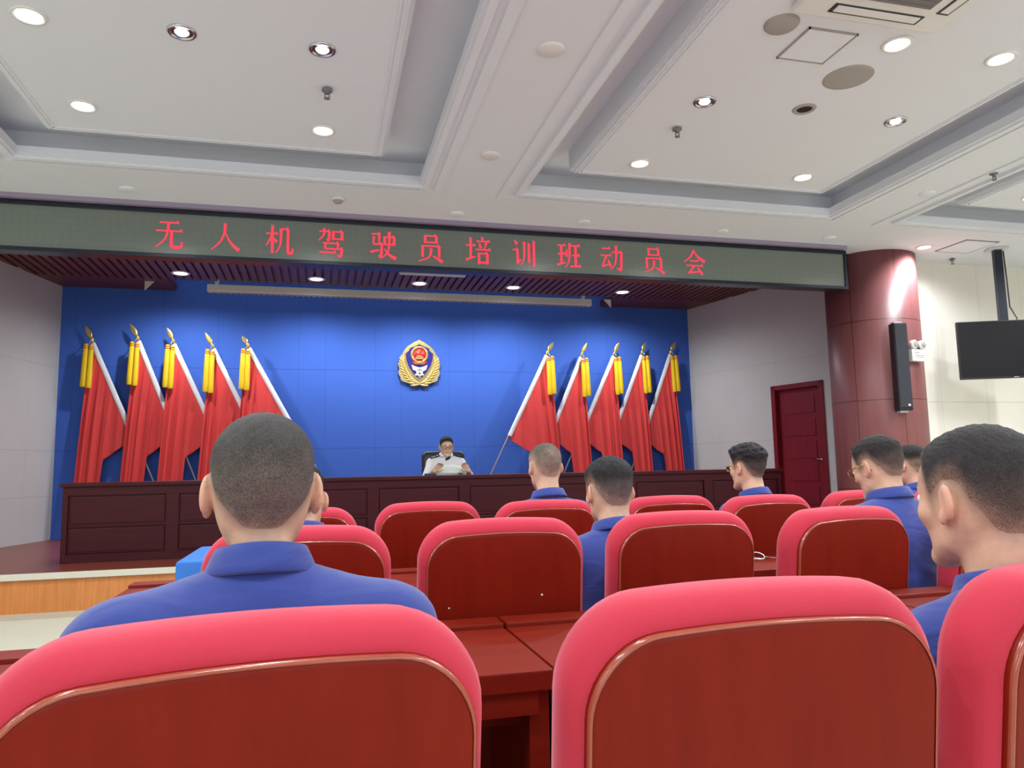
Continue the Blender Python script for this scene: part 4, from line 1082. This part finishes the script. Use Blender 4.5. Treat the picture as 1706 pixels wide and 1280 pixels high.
def person(label, pos, rz, head_top, head=(0, 0), lean=0, hair=None, skin=SKIN, fine=.004, top='jacket', glasses=None, sc=1.0, headpos=None, arms='lap', seat=0.0, earout=1.0, shoulders=1.0, coarse=.011, nk=0.0, neck=.058, jaw=1.0):
    """seated figure, local frame: floor at z=0, facing +y. head=(yaw,pitch) degrees"""
    hair = hair or {}
    Rl = rotm(0, -math.radians(lean)); hip = np.array([0, .02, .56])
    dz = 0; top_z = head_top; head_top = head_top-nk
    def U(p):
        p = np.array(p, float); q = hip+Rl @ (p-hip); wgt = min(1, max(0, (p[2]-.60)/.4)); return q+np.array([0, 0, dz*wgt])
    # solve the trunk compression that puts the crown at the asked height
    Rh = rotm(math.radians(head[0]), math.radians(head[1]))
    for _ in range(3):
        H0 = U((0, .022, 1.222)); dz += head_top-(H0[2]+.105*sc*max(.9, math.cos(math.radians(head[1]))))
    H0 = U((0, .022, 1.222))
    H0 = H0+np.array([0, nk*.3, nk]); head_top = top_z
    S = shoulders
    nb = U((0, -.012, 1.055)); nt = H0+Rh @ (np.array((0, -.022, -.055))*sc)
    sh = {s: U((s*.176*S, -.01, 1.005)) for s in (-1, 1)}
    if arms == 'lap':
        el = {s: U((s*.245*S, .07, .755)) for s in (-1, 1)}; wr = {s: np.array([s*.125, .33, .665]) for s in (-1, 1)}; fd = {s: np.array([-s*.25, .93, -.25]) for s in (-1, 1)}
    else:   # forearms on a table, hands up holding a sheet
        el = {s: U((s*.265*S, .16, .80)) for s in (-1, 1)}; wr = {s: np.array([s*.205, .40, .845]) for s in (-1, 1)}; fd = {s: np.array([-s*.50, .35, .55]) for s in (-1, 1)}
    hx = [(min(wr[s][0], wr[s][0]+.12*fd[s][0])-.06, max(wr[s][0], wr[s][0]+.12*fd[s][0])+.06) for s in (-1, 1)]
    wy, wz = wr[1][1], wr[1][2]
    hf = .0045
    ax = axis(-.36, .36, coarse, (H0[0]-.125, H0[0]+.125, fine), *[(a, b, hf+.001) for a, b in hx])
    ay = axis(-.20, .72, coarse, (H0[1]-.135, H0[1]+.145, fine), (wy-.03, wy+.2, hf+.001))
    az = axis(-.01, head_top+.03, coarse, (H0[2]-.15, head_top+.03, fine), (wz-.09, wz+.12, hf+.001))
    F = Field((ax, ay, az))
    def torso(F, inf, neck=True, legs=True, sleeve=1.0, k=.045, hem=None):
        F.ell(U((0, .02, .575)), (.172+inf, .125+inf, .12+inf), k, Rl)
        F.ell(U((0, .0, .72)), (.152+inf, .108+inf, .13+inf), k, Rl)
        F.ell(U((0, -.008, .90)), (.168*S+inf, .112+inf, .16+inf), k, Rl)
        for s in (-1, 1):
            F.ell(U((s*.075, -.045, .935)), (.07+inf, .06+inf, .09+inf), k, Rl)
            F.cap(U((s*.05, -.015, 1.01)), sh[s], .055+inf, .050+inf, k)
            F.cap(U((s*.03, -.018, 1.068)), U((s*.125*S, -.012, 1.026)), .036+inf*.8, .040+inf, .04)
            e1 = sh[s]+(el[s]-sh[s])*min(1, sleeve*2) if sleeve < .5 else el[s]
            F.cap(sh[s], e1, .052+inf, .044+inf*(1.3 if sleeve < 1 else 1), .03)
            if sleeve >= 1: F.cap(el[s], el[s]+(wr[s]-el[s])*(.93 if inf else 1), .040+inf, .028+inf, .02)
    def legs(F, inf, to=1.0):
        for s in (-1, 1):
            h = np.array([s*.09, .03, .545]); kn = np.array([s*.13, .46, .515]); an = np.array([s*.13, .44, .085])
            F.cap(h, kn, .080+inf, .056+inf, .03); F.cap(kn, kn+(an-kn)*to, .054+inf, .040+inf*1.4, .02)
    torso(F, 0); legs(F, 0)
    for s in (-1, 1):
        F.cap((s*.13, .43, .06), (s*.135, .58, .035), .036, .028, .02)
        # hand: palm, four bent fingers of different lengths, thumb from the side of the palm
        f = fd[s]/np.linalg.norm(fd[s]); 
        up = np.array([0, 0, 1.0]) if arms == 'lap' else np.array([-s*.2, -1.0, .3])
        side = np.cross(f, up); side /= np.linalg.norm(side); up = np.cross(side, f); side *= -s  # towards the thumb
        w_ = wr[s]; pc = w_+f*.05
        F.ell(pc, (.040, .048, .016), .012, np.stack([side, f, up], 1))
        for q, (o, L) in enumerate(((.029, .068), (.010, .077), (-.010, .072), (-.028, .056))):
            b0 = w_+f*.085+side*o; m1 = b0+f*L*.5-up*.010; e1 = m1+f*L*.33-up*(.024+.004*q)
            F.cap(b0-f*.02, m1, .0098, .0088, .005); F.cap(m1, e1, .0088, .0072, .004)
        t0 = w_+f*.028+side*.028; t1 = t0+f*.03+side*.026-up*.006; t2 = t1+f*.030+side*.004-up*.006
        F.cap(t0, t1, .0125, .0105, .008); F.cap(t1, t2, .0105, .0085, .005)
    F.cap(nb, nt, neck+.001, neck*.95*sc, .03)
    T = head_prims(F, H0, Rh, sc, True, jaw, earout)
    V, Q = F.mesh()
    loc = ((V-H0) @ Rh)/sc     # head coordinates of every vertex
    cols = np.tile(skin, (len(V), 1)); x_, y_, z_ = loc.T
    inhead = (z_ > -.14) & (np.linalg.norm(loc, axis=1) < .19)
    fade = np.array(hair.get('fade', (.16, .13, .115))); dark = np.array(hair.get('dark', (.028, .025, .025)))
    soft = hair.get('soft', .03); glo, ghi = hair.get('grad', (-.03, .06))
    def scalp(L):
        hl_ = hairline(L[:, 1], L[:, 0])+hair.get('raise', 0)*sstep(-L[:, 1], -.02, .03)
        f = sstep(L[:, 2]-hl_, -soft*.9, soft*1.1)[:, None]
        tt = sstep(L[:, 2], glo, ghi)[:, None]
        hc = fade*(1-tt)+dark*tt
        if 'crown' in hair:     # thin patch at the whorl
            cw = (np.exp(-((L[:, 0]/.05)**2+((L[:, 2]-.045)/.045)**2))*(L[:, 1] < -.02))[:, None]; hc = hc*(1-cw)+np.array(hair['crown'])*cw
        return f, hc
    f_, hc_ = scalp(loc)
    m = f_*(inhead*(np.abs(x_) < .0815))[:, None]
    cols = cols*(1-m)+hc_*m
    lips = inhead*np.exp(-((x_/.019)**4+((z_+.074)/.0095)**4))*(y_ > .07)
    cols = cols*(1-.7*lips[:, None])+np.array(lin((170, 92, 84))[:3])*.7*lips[:, None]
    for s in (-1, 1):
        br = inhead*np.exp(-(((x_-s*.031)/.017)**4+((z_-.014-.0*x_)/.0045)**4))*(y_ > .06)
        cols = cols*(1-.85*br[:, None])+dark*.85*br[:, None]
    er = inhead*sstep(np.abs(x_), .076, .088)*.35
    cols = cols*(1-er[:, None])+np.array(lin((206, 140, 120))[:3])*er[:, None]
    body = raw_object('person', V, Q, MT['skin'], None, cols, 2)
    body.location = (pos[0], pos[1], seat); body.rotation_euler = (0, 0, rz)
    tag(body, label, 'person')
    # eyes
    for s in (-1, 1):
        ec = T((s*.031, .0785, -.0115)); e_ = MB(); bm = bmesh.new(); bmesh.ops.create_uvsphere(bm, u_segments=16, v_segments=10, radius=.0112*sc)
        e_.add([(np.array(v.co)+ec) for v in bm.verts], [[v.index for v in f.verts] for f in bm.faces], True); bm.free()
        eo = e_.build('eye', MT['eye'], body)
        ic = T((s*.031, .0855, -.0125)); i_ = MB(); bm = bmesh.new(); bmesh.ops.create_uvsphere(bm, u_segments=12, v_segments=8, radius=.0056*sc)
        i_.add([(np.array(v.co)+ic) for v in bm.verts], [[v.index for v in f.verts] for f in bm.faces], True); bm.free(); i_.build('iris', MT['iris'], eo)
    # hair: the skull surface pushed out, diving under the skin at the hairline
    if hair.get('on', True):
        st = max(fine*.8, .003)
        hx_ = axis(H0[0]-.12, H0[0]+.12, st); hy_ = axis(H0[1]-.145, H0[1]+.14, st); hz_ = axis(H0[2]-.12, H0[2]+.15, st)
        G = Field((hx_, hy_, hz_)); head_prims(G, H0, Rh, sc, False, jaw)
        G.cap(nb, nt, neck+.001, neck*.95*sc, .03)
        P = np.stack(np.meshgrid(*G.ax, indexing='ij'), -1); L = ((P-H0) @ Rh)/sc; X, Y, Z = L[..., 0], L[..., 1], L[..., 2]
        hl = hairline(Y, X)+hair.get('raise', 0)*sstep(-Y, -.02, .03)
        mk = sstep(Z-hl, -.004, .03)
        up_ = sstep(Z+.25*Y*0, .015, .075)
        rg = np.random.RandomState(hair.get('seed', 1)); nz = 0
        for q in range(10):
            fr_q = rg.normal(size=3)*hair.get('freq', 160); nz = nz+np.sin(P @ fr_q+rg.rand()*6)
        nz = nz/10
        th = hair.get('side', .002)+(hair.get('top', .007)-hair.get('side', .002))*up_
        th = th*(1+hair.get('rough', .35)*nz)
        fr_up = hair.get('quiff', 0)*sstep(Y, .02, .08)*sstep(Z, .04, .08); th = th+fr_up
        G.D = (G.D-(th*mk-.0035*(1-mk)-.0002)).astype(np.float32)
        hv, hq = G.mesh(); L = ((hv-H0) @ Rh)/sc
        keep = (L[:, 2]-(hairline(L[:, 1], L[:, 0])+hair.get('raise', 0)*sstep(-L[:, 1], -.02, .03)) > -.018)
        kq = keep[hq].all(1); used = np.unique(hq[kq]); mp = np.full(len(hv), -1); mp[used] = np.arange(len(used)); hq = mp[hq[kq]]; hv = hv[used]; L = L[used]
        f_, hc = scalp(L); hc = skin*(1-f_)+hc*f_
        raw_object('hair', hv, hq, MT['hair'], body, hc, 1)
    # clothes
    g = .010 if fine < .0045 else .012
    cl = Field((axis(-.40, .40, g), axis(-.24, .50, g), axis(.42, 1.15+max(dz, 0), g)))
    tin = .013
    torso(cl, tin, sleeve=1.0 if top == 'jacket' else .42)
    axn = (nt-nb)/np.linalg.norm(nt-nb)
    cl.cap(nb-axn*.05, nb+axn*.022, neck+.027, neck+.015, .02)
    cl.cap(nb+axn*.062, nt+(nt-nb)*1.0, neck+.0055, neck+.0055, .004, 'sub')
    # open front of the collar
    cl.cap(nb+np.array([0, .075, .01]), nb+np.array([0, .12, .035]), .022, .035, .01, 'sub')
    P = np.stack(np.meshgrid(*cl.ax, indexing='ij'), -1)
    rg = np.random.RandomState(5+int(pos[0]*10) % 50); wob = 0
    for q in range(6): wob = wob+np.sin(P @ (rg.normal(size=3)*np.array([16, 16, 22]))+rg.rand()*6)
    cl.D += (.0022*wob/2).astype(np.float32)
    hemz = .50
    cl.D = np.maximum(cl.D, (hemz-P[..., 2]).astype(np.float32))
    cv, cq = cl.mesh(); mt = MT['jacket'] if top == 'jacket' else MT['shirt']
    ja = raw_object('jacket' if top == 'jacket' else 'shirt', cv, cq, mt, body, None, 3)
    # collar: stands up around the neck and folds over
    axn = (nt-nb)/np.linalg.norm(nt-nb); e1 = np.array([1.0, 0, 0]); e2 = np.cross(axn, e1); e2 /= np.linalg.norm(e2)
    if e2[1] < 0: e2 = -e2
    prof = [(.065, -.012), (.0635, .012), (.064, .036), (.067, .043), (.071, .042), (.0755, .030), (.081, .014), (.0845, .003), (.083, .000), (.077, .006), (.071, .014)]
    rows = []; Nn = 64
    for i in range(Nn+1):
        a = -PI/2+math.radians(152)*(2*i/Nn-1); back = .5-.5*math.sin(a); row = []
        for r, h in prof:
            wide = 1+.10*abs(math.cos(a)); fl = (h-.0)*(1.0-.25*(1-back)) if h > 0 else h*(1+.9*(1-back))
            p = nb+axn*(fl+.038)+(e1*math.cos(a)*wide+e2*math.sin(a))*(r+neck-.056)
            row.append(p)
        rows.append(row)
    cb = MB().quadgrid(rows, True, False, True); n2 = len(prof)
    cb.f += [tuple(range(n2)), tuple(Nn*n2+q for q in range(n2))[::-1]]; cb.sm += [False, False]
    cb.build('collar', mt, ja)
    tr = Field((axis(-.32, .32, .013), axis(-.16, .62, .013), axis(.07, .72, .013)))
    tr.ell(U((0, .02, .575)), (.178, .131, .115), .04, Rl); legs(tr, .012, .96)
    tv_, tq = tr.mesh(); raw_object('trousers', tv_, tq, MT['trousers'], body, None, 2)
    for s in (-1, 1):
        b = Field((axis(s*.13-.07, s*.13+.07, .008), axis(.36, .70, .008), axis(-.005, .16, .008)))
        b.cap((s*.13, .42, .05), (s*.137, .60, .042), .046, .040, .02); b.cap((s*.13, .435, .06), (s*.13, .44, .10), .045, .047, .02)
        P = np.stack(np.meshgrid(*b.ax, indexing='ij'), -1); b.D = np.maximum(b.D, (.002-P[..., 2]).astype(np.float32))
        sv, sq = b.mesh(); raw_object('shoe', sv, sq, MT['shoe'], body, None, 1)
    if glasses:
        col, rim = glasses; gm = MB()
        for s in (-1, 1):
            sq = lambda v: math.copysign(abs(v)**.62, v)
            ring = [T((s*.033+.0245*sq(math.cos(a*PI/14)), .1015-.006*abs(math.cos(a*PI/14))*(1 if s*math.cos(a*PI/14) > 0 else 0), -.013+.0165*sq(math.sin(a*PI/14)))) for a in range(29)]
            gm.tube(ring, rim, 8, False)
            gm.tube([T((s*.056, .098, -.006)), T((s*.074, .085, -.003)), T((s*.081, .04, -.002)), T((s*.083, .0, .000)), T((s*.081, -.018, -.012)), T((s*.078, -.026, -.028))], rim*1.05, 8)
        gm.tube([T((-.010, .102, -.010)), T((0, .106, -.006)), T((.010, .102, -.010))], rim, 8)
        go = gm.build('glasses', col, body)
        for s in (-1, 1):
            gl = MB(); ringv = [T((s*.033+.0238*sq(math.cos(a*PI/14)), .1008-.006*abs(math.cos(a*PI/14))*(1 if s*math.cos(a*PI/14) > 0 else 0), -.013+.0158*sq(math.sin(a*PI/14)))) for a in range(28)]
            gl.add([v for v in ringv]+[v+Rh @ np.array((0, .0012, 0)) for v in ringv], [tuple(range(28)), tuple(range(55, 27, -1))]+[(i, 28+i, 28+(i+1) % 28, (i+1) % 28) for i in range(28)])
            gl.build('lens', MT['glass'], go)
    return body, dict(T=T, U=U, H0=H0, Rh=Rh, nb=nb, wr=wr, fd=fd, sh=sh)
gt = NT('clear_lens'); gt.l(gt.mix(gt.noise(gt.coords(), 3), (.95, .96, .97, 1), (1, 1, 1, 1)), gt.b.inputs['Base Color']); gt.set(Roughness=.02, IOR=1.05); gt.b.inputs['Transmission Weight'].default_value = 1.0
MT['glass'] = gt.m
MT['gold_rim'] = plain('gold_rim', (190, 160, 110), .25, .05, metal=.9)
MT['dark_rim'] = plain('dark_rim', (34, 28, 30), .3, .05)
lf = lambda *c: lin(c)[:3]
person('man with sticking-out ears and cropped hair in navy jacket, seen from behind at left', (-.078, 1.115), math.radians(4), 1.284, (2, 2), 2,
       dict(top=.006, side=.003, fade=lf(122, 108, 100), dark=lf(66, 62, 62), grad=(-.075, .075), rough=.3, seed=3, soft=.03, freq=420), fine=.003, sc=.93, earout=.72, shoulders=1.0, neck=.042, jaw=.74)
person('man at the right edge with cropped black hair, ear and cheek in view', (1.183, 1.090), math.radians(2), 1.257, (2, 0), 2,
       dict(top=.010, side=.003, fade=lf(104, 92, 84), dark=lf(50, 47, 48), grad=(-.06, .05), rough=.35, seed=4, soft=.05, freq=380), fine=.003, sc=1.10, earout=.8, nk=.045)
person('man almost hidden behind the left man’s right ear, only dark hair and an ear showing'.replace('’', "'"), (-.060, 2.46), math.radians(4), 1.224, (0, -12), 8,
       dict(top=.012, side=.004, fade=lf(70, 62, 58), dark=lf(36, 34, 36), grad=(-.04, .03)), fine=.004)
person('man with dense black hair faded at the sides, navy jacket, just right of centre', (1.035, 2.51), math.radians(4), 1.226, (3, -4), 6,
       dict(top=.016, side=.003, fade=lf(106, 96, 92), dark=lf(38, 37, 40), grad=(-.035, .055), rough=.3, seed=6, soft=.06, freq=300), nk=.025, fine=.004)
person('grey-haired man with thin cropped hair, seen from behind near the centre', (1.125, 3.66), math.radians(6), 1.325, (3, 0), 2,
       dict(top=.007, side=.002, fade=lf(140, 122, 110), dark=lf(78, 74, 70), grad=(-.02, .10), rough=.5, seed=8, soft=.08, freq=380, crown=lf(128, 110, 98)), nk=.04, fine=.004)
person('man with wavy swept-back black hair and glasses in front of the red door', (2.27, 3.60), math.radians(12), 1.300, (8, 0), 3,
       dict(top=.022, side=.004, fade=lf(82, 72, 66), dark=lf(38, 36, 38), grad=(-.03, .045), rough=.5, seed=9, soft=.04, freq=140, quiff=.008), nk=.04, fine=.004, glasses=(MT['gold_rim'], .0016))
person('man with large glasses bowing his head, navy collar, in front of the column', (2.16, 2.46), math.radians(6), 1.292, (8, -14), 6,
       dict(top=.012, side=.003, fade=lf(92, 78, 70), dark=lf(42, 38, 40), grad=(-.04, .05), rough=.35, seed=12, soft=.05, freq=300), nk=.01, fine=.004, glasses=(MT['gold_rim'], .0020))
person('farthest man at right with black cropped hair and thin glasses', (3.50, 3.80), math.radians(8), 1.292, (6, -4), 3,
       dict(top=.013, side=.002, fade=lf(120, 104, 94), dark=lf(34, 32, 34), grad=(.0, .05), rough=.3, seed=13, soft=.05, freq=280), nk=.03, fine=.0045, glasses=(MT['dark_rim'], .0016))
# the speaker behind the stage desk
sp_b, K = person('man in white uniform shirt and glasses reading a sheet behind the stage desk', (1.50, 9.20), PI, 1.255, (0, -8), 4,
       dict(top=.013, side=.004, fade=lf(50, 46, 48), dark=lf(30, 29, 33), grad=(-.07, -.01), rough=.3, seed=15, soft=.02, freq=260), fine=.0042, top='shirt', skin=np.array(lin((226, 186, 160))[:3]), glasses=(MT['dark_rim'], .0019), arms='table', seat=.352)
for s in (-1, 1):
    a = K['U']((s*.075, -.005, 1.085)); b = K['U']((s*.20, -.005, 1.045)); d = (b-a); L = np.linalg.norm(d); ang = math.atan2(d[2], d[0])
    T4 = Matrix.Translation((a+b)/2+np.array([0, .012, .022])) @ Matrix.Rotation(-ang, 4, 'Y') @ Matrix.Rotation(math.radians(-14), 4, 'X')
    e_ = MB().box((0, 0, 0), (.125, .052, .012), 0, .004, T4).build('epaulette', MT['trousers'], sp_b)
    q = MB(); 
    for k_ in (-.03, .01, .035): q.box((s*k_, 0, .007), (.008, .03, .004), 0, 0, T4)
    q.build('insignia', MT['paper'], e_)
c_ = K['U']((.085, .118, .93)); m = MB(); m.lathe([(0, .012), (.018, .010), (.026, .004), (.028, -.006)], tuple(c_), 24, 'Y', False); m.v = [(x, y, c_[2]+(z-c_[2])*1.3) for x, y, z in m.v]
m.build('chest_badge', MT['gold'], sp_b)
c_ = K['U']((-.085, .118, .91)); MB().box(tuple(c_), (.07, .012, .014), 0, .003).build('name_bar', MT['gold_dull'], sp_b)
# sheet of paper in his hands
pr = MB(); rows = []
for i in range(13):
    u = -1+i/6; rows.append([(1.50+u*.165, 8.83-.03*(1-u*u)+.07*v, 1.172+.085*v+.012*math.cos(u*2.6)*v) for v in (0, .25, .5, .75, 1)])
pr.quadgrid(rows); po = pr.build('paper_sheet', MT['paper'], None, normals=False); tag(po, 'white printed sheet held by the man behind the stage desk', 'paper')
po.modifiers.new('thickness', 'SOLIDIFY').thickness = .0015
# gooseneck microphone on the stage desk
mi = thing('gooseneck_microphone', 'thin gooseneck microphone in front of the man in white', 'microphone', (1.24, 8.72, 1.146))
MB().box((0, 0, .012), (.12, .14, .024), 0, .006).build('base', MT['black_plastic'], mi)
MB().tube([(0, 0, .02), (.0, .01, .05), (.05, .03, .095), (.13, .05, .145), (.20, .06, .185)], .0045, 10).build('gooseneck', MT['steel'], mi)
g_ = MB(); g_.tube([(.19, .058, .178), (.21, .062, .192), (.235, .066, .208), (.25, .068, .216)], [.010, .019, .019, .010], 14); g_.build('windscreen', MT['black_plastic'], mi)
# his leather chair
oc = thing('leather_armchair', 'black leather high-backed chair behind the man in white', 'chair', (1.55, 9.34, .352), PI)
ol = rr_outline(.56, .74, .06, .05, .008)
bc = loft(ol, [(.06, -.02), (.02, -.02), (.004, -.008), (0, .02), (.004, .06), (.02, .085), (.06, .095), (.2, .10)], (0, .37))
B2 = Matrix.Translation((0, -.30, .36)) @ Matrix.Rotation(math.radians(9), 4, 'X'); bc.v = [(B2 @ Vector(p))[:] for p in bc.v]; bc.build('backrest', MT['leather'], oc)
se = loft(rr_outline(.56, .54, .06, .06, 0), [(.05, 0), (.01, .006), (0, .03), (0, .07), (.015, .095), (.06, .108), (.2, .112)], (0, .27)); se.v = [(x, z-.24, .345+y) for x, y, z in se.v]; se.build('seat', MT['leather'], oc)
for s in (-1, 1): MB().tube([(s*.29, -.24, .46), (s*.31, -.20, .61), (s*.31, .10, .62), (s*.30, .18, .58), (s*.29, .16, .40)], [.02, .028, .03, .026, .02], 12).build('armrest', MT['leather'], oc)
MB().tube([(0, 0, .07), (0, 0, .35)], .03, 14).build('gas_lift', MT['chrome'], oc)
for k_ in range(5):
    a = k_*2*PI/5+.3; sp_o = MB().tube([(0, 0, .09), (.29*math.cos(a), .29*math.sin(a), .065)], [.026, .016], 10).build('base_arm', MT['black_plastic'], oc)
    MB().lathe([(.012, -.02), (.027, -.018), (.027, .018), (.012, .02)], (.29*math.cos(a), .29*math.sin(a), .027), 18, 'X').build('caster', MT['black_plastic'], sp_o)
